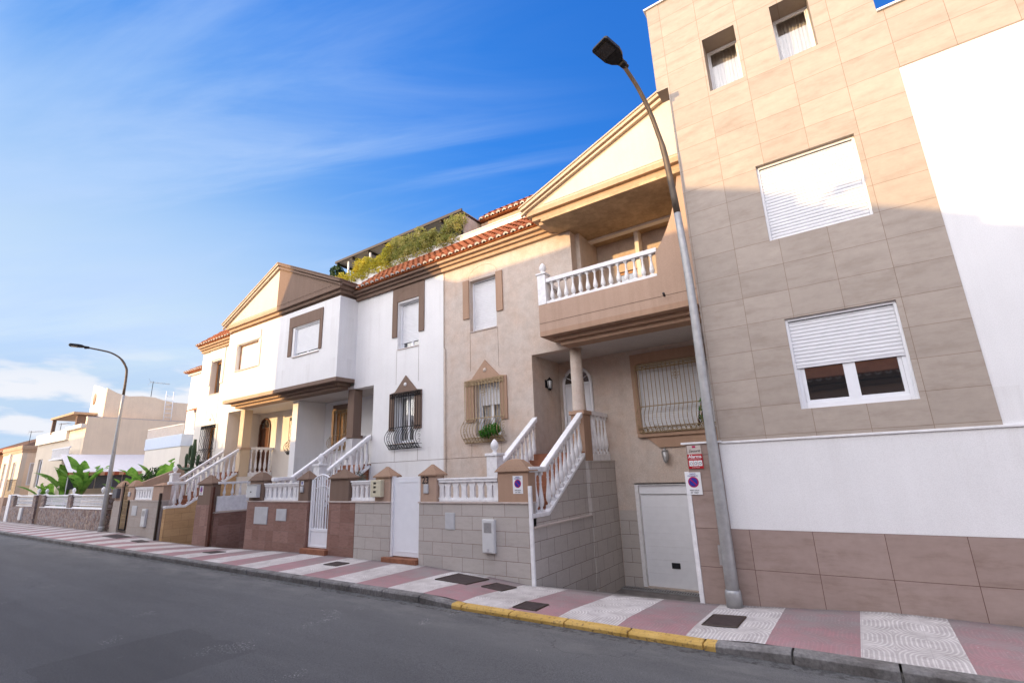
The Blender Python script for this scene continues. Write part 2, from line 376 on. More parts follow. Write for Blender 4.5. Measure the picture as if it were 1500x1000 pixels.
# ------------------------------------------------------------------ camera, light, sky
cam=bpy.data.objects.new('camera',bpy.data.cameras.new('camera')); COL.objects.link(cam); SC.camera=cam
cam.data.sensor_width=36; cam.data.lens=710.396/1500*36; cam.data.clip_end=2000; cam.data.clip_start=.05
yaw,pit,rol=R(-34.15327326),R(14.79743136),R(-2.19344529)
f=Vector((sin(yaw)*cos(pit),cos(yaw)*cos(pit),sin(pit))); r=Vector((cos(yaw),-sin(yaw),0)); u=r.cross(f)
r2=r*cos(rol)+u*sin(rol); u2=-r*sin(rol)+u*cos(rol)
M=Matrix((r2,u2,-f)).transposed().to_4x4(); M.translation=(0,0,2.15); cam.matrix_world=M
SUND=Vector((.40,1,-.165)).normalized()
sun=bpy.data.objects.new('sun',bpy.data.lights.new('sun','SUN')); COL.objects.link(sun)
sun.data.energy=2.3; sun.data.angle=R(.6); sun.data.color=(1,.65,.29)
sun.rotation_euler=SUND.to_track_quat('-Z','Y').to_euler(); sun.location=(-20,-30,20)
el=math.asin(-SUND.z); az=math.atan2(-SUND.x,-SUND.y)   # azimuth of the sun from +Y
w=bpy.data.worlds.new('World'); SC.world=w; w.use_nodes=True
t=w.node_tree; N=t.nodes; L=t.links; bg=N['Background']
sky=N.new('ShaderNodeTexSky'); sky.sky_type='NISHITA'; sky.sun_disc=False; sky.sun_elevation=el; sky.sun_rotation=az
sky.altitude=0; sky.air_density=1.0; sky.dust_density=.6; sky.ozone_density=1.6
hsv=N.new('ShaderNodeHueSaturation'); hsv.inputs['Saturation'].default_value=1.0; L.new(sky.outputs[0],hsv.inputs['Color'])
tc=N.new('ShaderNodeTexCoord'); sep=N.new('ShaderNodeSeparateXYZ'); L.new(tc.outputs['Generated'],sep.inputs[0])
def wm(op,a,b=None):
    m=N.new('ShaderNodeMath'); m.operation=op
    for i,x in enumerate((a,b)):
        if x is None: continue
        if isinstance(x,(int,float)): m.inputs[i].default_value=x
        else: L.new(x,m.inputs[i])
    return m.outputs[0]
def mr(x,a,b,amp=1.0):
    r_=N.new('ShaderNodeMapRange'); r_.interpolation_type='SMOOTHSTEP'; L.new(x,r_.inputs[0]); r_.inputs[1].default_value=a; r_.inputs[2].default_value=b; r_.inputs[4].default_value=amp; return r_.outputs[0]
zz=wm('MAXIMUM',wm('ADD',sep.outputs[2],.12),.02)
cx=wm('DIVIDE',sep.outputs[0],zz); cy=wm('DIVIDE',sep.outputs[1],zz)
def cloud(rot,scl,sy,scale,detail,lo,hi,amp,dist=0,off=0):
    a=R(rot); X=wm('ADD',wm('MULTIPLY',cx,cos(a)),wm('MULTIPLY',cy,sin(a))); Y=wm('SUBTRACT',wm('MULTIPLY',cy,cos(a)),wm('MULTIPLY',cx,sin(a)))
    cb=N.new('ShaderNodeCombineXYZ'); L.new(wm('MULTIPLY',X,scl),cb.inputs[0]); L.new(wm('MULTIPLY',Y,sy),cb.inputs[1]); cb.inputs[2].default_value=off
    n=N.new('ShaderNodeTexNoise'); n.inputs['Scale'].default_value=scale; n.inputs['Detail'].default_value=detail; n.inputs['Roughness'].default_value=.6; n.inputs['Distortion'].default_value=dist
    L.new(cb.outputs[0],n.inputs['Vector'])
    r_=N.new('ShaderNodeMapRange'); r_.interpolation_type='SMOOTHSTEP'; L.new(n.outputs['Fac'],r_.inputs[0]); r_.inputs[1].default_value=lo; r_.inputs[2].default_value=hi; r_.inputs[4].default_value=amp
    return r_.outputs[0]
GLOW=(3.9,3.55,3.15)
cir=wm('MULTIPLY',cloud(24,.30,1.7,1.3,11,.42,.74,.68,.9),mr(wm('MULTIPLY',sep.outputs[0],-1.0),.15,.75))
cir2=wm('MULTIPLY',cloud(35,.5,1.2,.8,9,.42,.72,.55,.6,3.1),mr(wm('MULTIPLY',sep.outputs[0],-1.0),.2,.8))
# low cumulus bank near the horizon
lowm=N.new('ShaderNodeMapRange'); L.new(sep.outputs[2],lowm.inputs[0]); lowm.interpolation_type='SMOOTHSTEP'
lowm.inputs[1].default_value=.235; lowm.inputs[2].default_value=.14; 
ln=N.new('ShaderNodeTexNoise'); mp=N.new('ShaderNodeMapping'); mp.inputs['Scale'].default_value=(3.2,3.2,12); L.new(tc.outputs['Generated'],mp.inputs[0]); L.new(mp.outputs[0],ln.inputs['Vector'])
ln.inputs['Scale'].default_value=2.2; ln.inputs['Detail'].default_value=6
lr=N.new('ShaderNodeMapRange'); lr.interpolation_type='SMOOTHSTEP'; L.new(ln.outputs['Fac'],lr.inputs[0]); lr.inputs[1].default_value=.44; lr.inputs[2].default_value=.56; lr.inputs[4].default_value=.9
low=wm('MULTIPLY',lowm.outputs[0],lr.outputs[0])
# clear blue overhead, paling towards the west and the horizon
def dotn(v):
    return wm('ADD',wm('ADD',wm('MULTIPLY',sep.outputs[0],v[0]),wm('MULTIPLY',sep.outputs[1],v[1])),wm('MULTIPLY',sep.outputs[2],v[2]))
def mixw(fac,a,b):
    m=N.new('ShaderNodeMix'); m.data_type='RGBA'
    if isinstance(fac,float): m.inputs[0].default_value=fac
    else: L.new(fac,m.inputs[0])
    for i,c in ((6,a),(7,b)):
        if isinstance(c,tuple): m.inputs[i].default_value=(*c,1)
        else: L.new(c,m.inputs[i])
    return m.outputs[2]
KD=1/(.12*2.0)
def T(r_,g_,b_): return tuple(q*KD for q in (r_,g_,b_))
c=mixw(.88,hsv.outputs[0],T(.012,.165,.68))
west=wm('ADD',wm('MULTIPLY',sep.outputs[0],-.85),wm('MULTIPLY',sep.outputs[2],-.85))
c=mixw(mr(west,-.55,.05),c,T(.035,.24,.80))
c=mixw(mr(west,-.15,.42,.9),c,T(.21,.46,.87))
c=mixw(mr(west,.12,.72,.95),c,T(.68,.81,.93))
c=mixw(cir,c,T(.50,.66,.95)); c=mixw(cir2,c,T(.42,.62,.95)); c=mixw(wm('MULTIPLY',lowm.outputs[0],.45),c,T(.38,.55,.78)); c=mixw(low,c,T(.86,.87,.92))
glow=wm('ADD',mr(dotn(tuple(-SUND)),.30,1.0),wm('ADD',wm('MULTIPLY',mr(sep.outputs[0],.15,.8,.42),mr(sep.outputs[2],.75,.05)),mr(sep.outputs[2],.86,.99,.85)))  # extra glow added out of view, sunward, overhead and east, to fill shaded facades
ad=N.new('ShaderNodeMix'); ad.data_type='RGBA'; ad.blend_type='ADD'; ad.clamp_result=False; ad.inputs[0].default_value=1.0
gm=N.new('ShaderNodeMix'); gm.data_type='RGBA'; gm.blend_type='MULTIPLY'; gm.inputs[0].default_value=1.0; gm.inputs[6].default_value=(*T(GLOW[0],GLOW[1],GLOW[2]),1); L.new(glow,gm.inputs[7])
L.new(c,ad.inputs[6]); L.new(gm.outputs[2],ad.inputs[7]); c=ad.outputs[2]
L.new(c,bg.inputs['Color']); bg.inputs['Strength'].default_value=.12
vs=SC.view_settings; vs.view_transform='Standard'; vs.look='None'; vs.gamma=1; vs.exposure=1.1
SC.render.engine='CYCLES'

# ------------------------------------------------------------------ shared small meshes
BAL=MB()
BAL.box(-.055,.055,-.055,.055,0,.07); BAL.box(-.05,.05,-.05,.05,.91,1)
BAL.lathe([(.045,.07),(.03,.10),(.032,.12),(.055,.16),(.068,.24),(.062,.34),(.045,.48),(.032,.60),(.026,.70),(.036,.73),(.026,.76),(.03,.86),(.048,.91)],n=12)
BALM=_mesh('baluster',BAL,PAINT)
FIN=MB(); FIN.lathe([(.10,0),(.05,.03),(.045,.06),(.09,.12),(.105,.18),(.09,.25),(.05,.31),(.012,.345)],n=12)
def balusters(parent,p0,p1,zb0,zb1,zt0,zt1,n,fat=1.0):
    for i in range(n):
        k=(i+.5)/n; x=p0[0]+(p1[0]-p0[0])*k; y=p0[1]+(p1[1]-p0[1])*k
        zb=zb0+(zb1-zb0)*k; zt=zt0+(zt1-zt0)*k
        inst('baluster',BALM,parent,(x,y,zb-.015),(fat,fat,zt-zb+.03))
def sloped(mb,p0,p1,z0a,z0b,z1a,z1b,w):
    """sloped bar from p0 to p1 (xy), bottom/top z at each end"""
    d=(Vector(p1)-Vector(p0)).normalized(); n=Vector((-d.y,d.x))*w/2
    a=Vector(p0);b=Vector(p1)
    v=[]
    for p,zb,zt in ((a,z0a,z0b),(b,z1a,z1b)):
        for s_,z in ((-1,zb),(1,zb),(1,zt),(-1,zt)): q=p+n*s_; v.append((q.x,q.y,z))
    mb.add(v,[(0,1,2,3),(7,6,5,4),(0,4,5,1),(1,5,6,2),(2,6,7,3),(3,7,4,0)])
def shutter_mb(x0,x1,y,z0,z1,pitch=.062):
    mb=MB(); n=max(2,int(round((z1-z0)/pitch))); h=(z1-z0)/n; v=[];f=[]
    for i in range(n):
        for (dy,dz) in ((0.0,0.0),(-.009,.15),(-.012,.5),(-.009,.85),(0.0,.93)):
            v+= [(x0,y+dy,z0+(i+dz)*h),(x1,y+dy,z0+(i+dz)*h)]
    v+=[(x0,y,z1),(x1,y,z1)]
    for k in range(len(v)//2-1): f.append((2*k,2*k+1,2*k+3,2*k+2))
    mb.add(v,f); n0=len(mb.v)
    mb.box(x0,x1,y+.004,y+.02,z0,z1); return mb
def frame_mb(x0,x1,y0,y1,z0,z1,t,mull=0,sill=True):
    mb=MB(); mb.box(x0,x0+t,y0,y1,z0,z1); mb.box(x1-t,x1,y0,y1,z0,z1); mb.box(x0+t,x1-t,y0,y1,z1-t,z1)
    mb.box(x0+t,x1-t,y0,y1,z0,z0+t)
    for k in range(mull):
        xm=x0+(x1-x0)*(k+1)/(mull+1); mb.box(xm-t*.9,xm+t*.9,y0+.004,y1-.004,z0+t,z1-t)
    return mb
def window(parent,x0,x1,z0,z1,y,shut=0.0,mull=1,mat=PVC,t=.055,curtain=False,label=None,lit=None,y_out=None):
    if x0>x1: x0,x1=x1,x0
    wn=part('window',frame_mb(x0,x1,y,y+.06,z0,z1,t,mull),mat,parent,.004)
    if label: wn['label']=label
    g=MB(); g.box(x0+t*.5,x1-t*.5,y+.03,y+.036,z0+t*.5,z1-t*.5); part('pane',g,GLASS if not curtain else CLEAR,wn)
    # sash frames
    s=MB(); nn=mull+1; wI=(x1-x0-2*t)/nn
    for k in range(nn):
        a=x0+t+wI*k+.004; b=a+wI-.008
        s.v+=[];fm=frame_mb(a,b,y+.012,y+.05,z0+t,z1-t,.05 if mull else .022); s.add(fm.v,fm.f)
    part('sash',s,mat,wn,.003)
    if curtain:
        c=MB(); n=60; v=[];f=[]
        for i in range(n+1):
            xx=x0+t+(x1-x0-2*t)*i/n; yy=y+(.14 if mull else .27)+.03*sin(i*.9)+.018*sin(i*2.3+1)
            v+=[(xx,yy,z0),(xx+.01*sin(i),yy,z1+(.30 if not mull else .02))]
        for i in range(n): f.append((2*i,2*i+2,2*i+3,2*i+1))
        c.add(v,f,True); part('curtain',c,CURT if curtain is True else curtain,wn,fix=False)
    if shut>0:
        zs=z1-(z1-z0-.0)*shut
        sh=shutter_mb(x0+.04,x1-.04,y-.012,zs,z1-.03); sh.box(x0+.035,x1-.035,y-.022,y-.002,zs-.03,zs); part('roller_shutter',sh,SHUT,wn)
        b=MB(); b.box(x0,x1,y-.05,y-.0,z1-.045,z1+.0); b.box(x0,x0+.038,y-.06,y,z0,z1-.045); b.box(x1-.038,x1,y-.06,y,z0,z1-.045); part('shutter_guide',b,mat,wn); part('shadow_strip',MB().box(x0+.04,x1-.04,y-.024,y-.013,z1-.062,z1-.046),SIGNK,wn)  # black strip stands in for the shade under the shutter box
    d=MB(); d.box(x0-.05,x1+.05,y+.45,y+.47,z0-.1,z1+.1); part('room_backing',d,DARK if lit is None else lit,wn)
    return wn
def clear():
    m=NT('clear_glass',.02,.5); m.n.remove(m.b)
    g=m.new('ShaderNodeBsdfGlossy'); g.inputs['Roughness'].default_value=.02; tr=m.new('ShaderNodeBsdfTransparent')
    mx=m.new('ShaderNodeMixShader'); mx.inputs[0].default_value=.14; m.l.new(tr.outputs[0],mx.inputs[1]); m.l.new(g.outputs[0],mx.inputs[2]); m.l.new(mx.outputs[0],m.n['Material Output'].inputs[0]); return m.m
CLEAR=clear()
def ring(mb,cx,y,cz,r,rad=.006,n=12):
    mb.tube([(cx+r*cos(2*pi*k/n),y,cz+r*sin(2*pi*k/n)) for k in range(n+1)],rad,4,False)
def grille(parent,x0,x1,z0,z1,y,mat,mid=.36,bulge=.22,pitch=.115,diamond=False,deco=True,band=True):
    """wrought window grille, belly bulging out near the bottom; y = wall face"""
    if x0>x1: x0,x1=x1,x0
    H=z1-z0; yo=y-.09
    def prof(k): # k 0 bottom .. 1 top
        if k>mid: return yo
        t=k/mid; return yo-bulge*(sin(pi*min(1,t*1.0))**1.2)*(1 if t>.0 else 0)
    mb=MB(); n=max(3,int((x1-x0)/pitch)); ks=[0,.03,.07,.12,.17,.22,.27,.31,mid,.6,.95]
    for i in range(n+1):
        x=x0+(x1-x0)*i/n
        if diamond and 0<i<n:
            pts=[]; 
            for j in range(33):
                k=j/32*.95; pts.append((x+.05*sin(j*pi/2.6)*(1 if i%2 else -1),prof(k),z0+H*k))
            mb.tube(pts,.009,4,False)
        else: mb.tube([(x,prof(k),z0+H*k) for k in ks],.011,5,False)
    for k in (0.0,.07,mid,.95-.07,.95):
        mb.tube([(x0,prof(k),z0+H*k),(x1,prof(k),z0+H*k)],.013,4)
        for xx in (x0,x1): mb.tube([(xx,prof(k),z0+H*k),(xx,y+.01,z0+H*k)],.0085,4)
    if band:
        for kk in (.035,.915):
            m=int((x1-x0)/(.07*H*.9)); 
            for i in range(m): ring(mb,x0+(x1-x0)*(i+.5)/m,prof(kk),z0+H*kk,.031*H,.011)
            for i in range(m): ring(mb,x0+(x1-x0)*(i+.5)/m,prof(kk),z0+H*kk,.016*H,.009,8)
    if deco:
        xm=(x0+x1)/2; zm=z0+H*.76
        for dx,dz in ((0,.09),(.08,0),(-.08,0),(0,-.09),(0,0)): ring(mb,xm+dx,yo-.012,zm+dz,.045,.007,10)
    for xx in (x0,x1):   # side scrolls
        for k in (.12,.2,.28):
            mb.tube([(xx,y-.13-.05*cos(a*pi/5),z0+H*k+.05*sin(a*pi/5)) for a in range(9)],.008,4,False)
    return part('window_grille',mb,mat,parent,fix=False)
def rooftiles(parent,x0,x1,y0,z0,y1,z1,pitch=.29,name='roof_tiles'):
    if x0>x1: x0,x1=x1,x0
    n=int(round((x1-x0)/pitch)); p=(x1-x0)/n; L_=math.hypot(y1-y0,z1-z0); d=Vector((0,(y1-y0)/L_,(z1-z0)/L_)); up=Vector((0,-d.z,d.y))
    c=max(2,int(round(L_/.36))); mb=MB(); ends=MB(); seg=7
    b=MB(); b.prism([(y0,z0-.05),(y0,z0-.0),(y1,z1-.0),(y1,z1-.3),(y0+.3,z0-.05)],'x',x0,x1)
    mb.add(b.v,b.f)
    for i in range(n):
        xc=x0+p*(i+.5)
        for j in range(c):
            wob=random.uniform(-.008,.008)
            s0=-.06+L_*j/c-.02; s1=L_*(j+1)/c+.03; r0=p*.36; r1=p*.29
            vs=[]
            for s_,rr,lift in ((s0,r0,.035),(s1,r1,.008)):
                for k in range(seg+1):
                    a=pi*k/seg; q=Vector((xc+wob,y0,z0))+d*s_+Vector((1,0,0))*(-rr*cos(a))+up*(rr*sin(a)*.85+lift); vs.append(q)
            mb.add(vs,[(k,k+1,k+seg+2,k+seg+1) for k in range(seg)],True)
            if j==0:
                q0=Vector((xc+wob,y0,z0))+d*(s0+.012); 
                for ri,ro in ((0.0,1.0),):
                    ring_=[q0+Vector((1,0,0))*(-r0*cos(pi*k/seg))+up*(r0*sin(pi*k/seg)*.85+.035) for k in range(seg+1)]
                    inner=[q0+d*.0+Vector((1,0,0))*(-r0*.45*cos(pi*k/seg))+up*(r0*.45*sin(pi*k/seg)*.85+.02) for k in range(seg+1)]
                    ends.add(ring_+inner,[(k,k+1,k+seg+2,k+seg+1) for k in range(seg)])
        # channel tile between
        xc=x0+p*i
        vs=[]
        for s_ in (-.04,L_):
            for k in range(5):
                a=pi*k/4; q=Vector((xc,y0,z0))+d*s_+Vector((1,0,0))*(-p*.22*cos(a))+up*(-p*.13*sin(a)+.03); vs.append(q)
        mb.add(vs,[(k,k+1,k+6,k+5) for k in range(4)],True)
    o=part(name,mb,CLAY,parent,fix=False); part('tile_ends',ends,MORT,o,fix=False); return o
def text_mb(s,size,x,y,z,font=None,shear=0,bold=0):
    """text facing -Y, left/baseline at x,z ; returns mesh builder"""
    cu=bpy.data.curves.new('t','FONT'); cu.body=s; cu.size=size; cu.extrude=.0015; cu.shear=shear; cu.offset=bold; cu.resolution_u=2
    cu.align_x='CENTER'
    ob=bpy.data.objects.new('t',cu); me=bpy.data.meshes.new_from_object(ob)
    mb=MB(); mb.add([(x+v.co.x,y-v.co.z,z+v.co.y) for v in me.vertices],[tuple(p.vertices) for p in me.polygons])
    bpy.data.objects.remove(ob); bpy.data.curves.remove(cu); bpy.data.meshes.remove(me); return mb

# ------------------------------------------------------------------ ground, road, pavement
WY=9.2
def zwall(x):
    P=[(-400,0),(-30,0.02),(-28,.04),(-25.5,-.03),(-24,-.13),(-21,-.14),(-19,-.12),(-17,-.07),(-14,0),(-9.2,0),(-7.6,-.06),(-6,-.17),(-4,-.17),(-2.5,-.13),(-1.2,-.06),(0,.02),(1.2,.01),(400,.01)]
    for (a,b),(c_,d) in zip(P,P[1:]):
        if a<=x<=c_: return b+(d-b)*(x-a)/(c_-a)
    return 0
def kh(x):  # kerb top height offset
    P=[(-400,0),(-6.6,0),(-6.1,-.055),(-2.1,-.055),(-1.4,0),(400,0)]
    for (a,b),(c_,d) in zip(P,P[1:]):
        if a<=x<=c_: return b+(d-b)*(x-a)/(c_-a)
    return 0
g=MB(); g.wall(-900,900,-900,900,[(-5.98,-1.9,9.15,15),(-19.95,-17.0,9.15,15),(-24.2,-21.2,9.15,15)],-.34,-.2,'z')
ESOIL=plain('dry_earth',(.20,.16,.12),.95,0,.1,.2,.3,2)
solo('ground',g,ESOIL,(0,0,-.2),kind='structure')
rd=MB(); xs=[-300,-120,-60]+[-50+i*2 for i in range(41)]+[60,300]
ys=[-.9,1.5,3,4.5,5.8,6.6,7.06]
def zr(y): return -.13+.03*(1-((y-3)/4)**2)
rd.add([(x,y,zr(y)) for x in xs for y in ys],[(i*len(ys)+j,(i+1)*len(ys)+j,(i+1)*len(ys)+j+1,i*len(ys)+j+1) for i in range(len(xs)-1) for j in range(len(ys)-1)])
solo('road',rd,ASPH,(0,0,0),kind='structure')
pv=MB(); xs=[-300,-100,-60,-50,-45,-40]+[-38+i*.5 for i in range(100)]+[20,80]; ys=[7.16,7.6,8.1,8.6,9.25]
v=[(x,y,kh(x)*(1-(y-7.16)/2.09)+zwall(x)*max(0,(y-7.5)/1.7)) for x in xs for y in ys]
pv.add(v,[(i*5+j,(i+1)*5+j,(i+1)*5+j+1,i*5+j+1) for i in range(len(xs)-1) for j in range(4)])
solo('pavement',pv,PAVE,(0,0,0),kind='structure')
kb=MB(); x=-120.0; random.seed(3)
while x<14:
    ln_=1.0 if x>-50 else 4.0
    x1=x+ln_-.022; a=kh(x+.011); b=kh(x1); jo=random.uniform(-.006,.006)
    prof=[(7.0+jo,-.2),(6.985+jo,-.03),(7.01+jo,.0),(7.165,.004),(7.165,-.2)]
    n=len(prof)
    vs=[(x,y,z+(a if z>-.1 else 0)) for y,z in prof]+[(x1,y,z+(b if z>-.1 else 0)) for y,z in prof]
    kb.add(vs,[list(range(n)),list(range(2*n-1,n-1,-1))]+[(i,i+n,(i+1)%n+n,(i+1)%n) for i in range(n)])
    x+=ln_
kb.box(-120,14,7.03,7.15,-.2,-.075)
solo('kerb',kb,KERB,(0,7,0),kind='structure',bevel=.008)
op=MB(); op.box(-300,300,-2.6,-.9,-.3,0); solo('far_pavement',op,PAVE,(0,-2,0),kind='structure',bevel=.01)
# ramps down to the garages
def ramp(x0,x1,name,yend=13.75,zb=-1.05):
    m=MB(); m.prism([(9.2,zwall((x0+x1)/2)-.002),(9.8,-.3),(12.9,zb),(yend,zb),(yend,zb-.2),(9.2,-.7)],'x',x0,x1)
    solo(name,m,plain('worn_concrete',(.20,.185,.175),.9,0,.2,.3,.4,4),(x0,9.2,0),kind='structure')
ramp(-5.9,-1.92,'garage_driveway'); ramp(-19.9,-17.1,'garage_driveway'); ramp(-24.15,-21.25,'garage_driveway')

dg_=root('drain_grate',(-3.9,13.4,-1.05),'dark slotted drain across the foot of the garage ramp','drain'); m=MB(); m.box(-5.85,-1.97,13.40,13.62,-1.048,-1.035); part('slots',m,COVER,dg_)
m=MB()
for i in range(60): x=-5.82+3.8*i/59; m.box(x,x+.03,13.42,13.60,-1.03,-1.02)
m.box(-5.85,-1.97,13.38,13.40,-1.048,-1.018); m.box(-5.85,-1.97,13.62,13.64,-1.048,-1.018); part('grate',m,GREYMET,dg_)
# utility covers in the pavement
def cover(pts,label,dark=COVER):
    m=MB(); zz_=.006+min(kh(p[0])*(1-(p[1]-7.16)/2.09)+zwall(p[0])*max(0,(p[1]-7.5)/1.7) for p in pts)+.012
    top=[(p[0],p[1],kh(p[0])*(1-(p[1]-7.16)/2.09)+zwall(p[0])*max(0,(p[1]-7.5)/1.7)+.008) for p in pts]
    bot=[(a,b,c_-.06) for a,b,c_ in top]; m.add(top+bot,[(0,1,2,3),(7,6,5,4),(0,4,5,1),(1,5,6,2),(2,6,7,3),(3,7,4,0)])
    cx_=sum(p[0] for p in pts)/4; cy_=sum(p[1] for p in pts)/4
    r_=root('utility_cover',(cx_,cy_,0),label,'manhole cover','covers set in the pavement')
    part('lid',m,dark,r_)
    f=MB()
    for i in range(4):
        a,b=Vector(top[i]),Vector(top[(i+1)%4]); f.tube([a,b],.012,4)
    part('rim',f,DARKMET,r_)
def rect(x0,x1,y0,y1): return [(x0,y0),(x1,y0),(x1,y1),(x0,y1)]
cover(rect(-7.75,-6.9,8.2,8.95),'large dark cover by the grey block wall of number 23')
cover(rect(-6.55,-6.06,8.25,8.76),'smaller square reddish cover beside the garage ramp corner')
cover(rect(-5.12,-4.67,7.27,7.68),'small dark cover near the yellow kerb on a pink stripe')
cover(rect(-2.2,-1.74,7.72,8.38),'dark square cover at the foot of the near street lamp')
cover(rect(-11.6,-11.1,8.2,8.6),'small dark cover in front of the white slatted gate')
cover(rect(-17.6,-17.05,8.0,8.45),'dark cover before the red tiled wall')
cover(rect(-24.6,-23.9,8.4,8.8),'black cover outside the ochre ramp wall')
cover(rect(-27.6,-26.0,8.35,8.9),'wide black cover in front of the far grey tiled wall')

# ------------------------------------------------------------------ right tiled building
RX0,RX1=-2.0,16.0
tb=root('tiled_building',(1,WY,0),'tall building clad in travertine tiles with a white wall at right','building')
Wn=[(-.61,.91,2.93,4.46),(-.61,.91,5.92,7.44),(-1.15,-.53,9.41,10.69),(.115,.73,9.41,10.69)]
m=MB(); m.wall(-1.95,1.693,2.475,9.53,[Wn[0],Wn[1],(-1.15,-.53,9.41,9.53),(.115,.73,9.41,9.53)],WY,WY+.5)
m.wall(-1.95,1.62,9.53,12.17,[(-1.15,-.53,9.53,10.69),(.115,.73,9.53,10.69)],WY,WY+.5); m.box(-2.19,-1.95,WY,WY+.4,9.95,12.17)
m.box(1.693,RX1,WY,WY+.5,8.336,9.53)
part('tile_cladding',m,TRAV,tb)
m=MB(); m.box(1.693,RX1,WY+.012,WY+.5,2.475,8.336); m.box(-1.95,1.693,WY+.008,WY+.5,1.058,2.475); m.box(1.693,RX1,WY+.008,WY+.5,1.058,2.475)
part('white_wall',m,WHITE,tb)
m=MB(); m.box(-1.95,RX1,WY,WY+.5,-.5,1.058); m.box(-2.52,-1.952,WY-.002,WY+.7,-1.2,2.475); part('base_cladding',m,TRAVB,tb)
m=MB(); m.box(-2.6,-1.9,WY-.03,WY+.72,2.475,2.51); m.box(-1.9,RX1,WY-.02,WY+.02,2.458,2.492); part('coping',m,PAINT,tb,.004)
for b_x in ((-1.95,-1.9,WY+.5,20,-1.2,12.1),(1.4,1.62,WY+.5,20,9.3,12.1),(15.8,RX1,WY+.5,20,0,9.5)): part('side_wall',MB().box(*b_x),BEIGE,tb)
part('rear_wall',MB().box(-1.89,1.62,19.7,20,0,12.1),BEIGE,tb)
m=MB(); m.box(-1.85,RX1-.3,WY+.5,20,9.0,9.2); m.box(-2.1,1.6,WY+.5,20,11.7,11.9); part('flat_roof',m,GREYP,tb)
m=MB(); m.box(-2.24,1.66,WY-.04,WY+.54,12.17,12.21); m.box(1.62,RX1,WY-.04,WY+.54,9.53,9.57); part('parapet_cap',m,PAINT,tb,.004)
m=MB(); m.box(-2.6,-2.525,WY-.012,WY+.06,-.2,2.0); part('door_trim',m,PAINT,tb,.004)
window(tb,*Wn[0],WY+.10,shut=.54,mull=1,t=.09,label='window with its shutter half down')
window(tb,*Wn[1],WY+.13,shut=.985,mull=1,t=.07,label='upper window with its shutter fully down')
for i in (2,3): window(tb,*Wn[i],WY+.42,mull=0,t=.035,curtain=True)
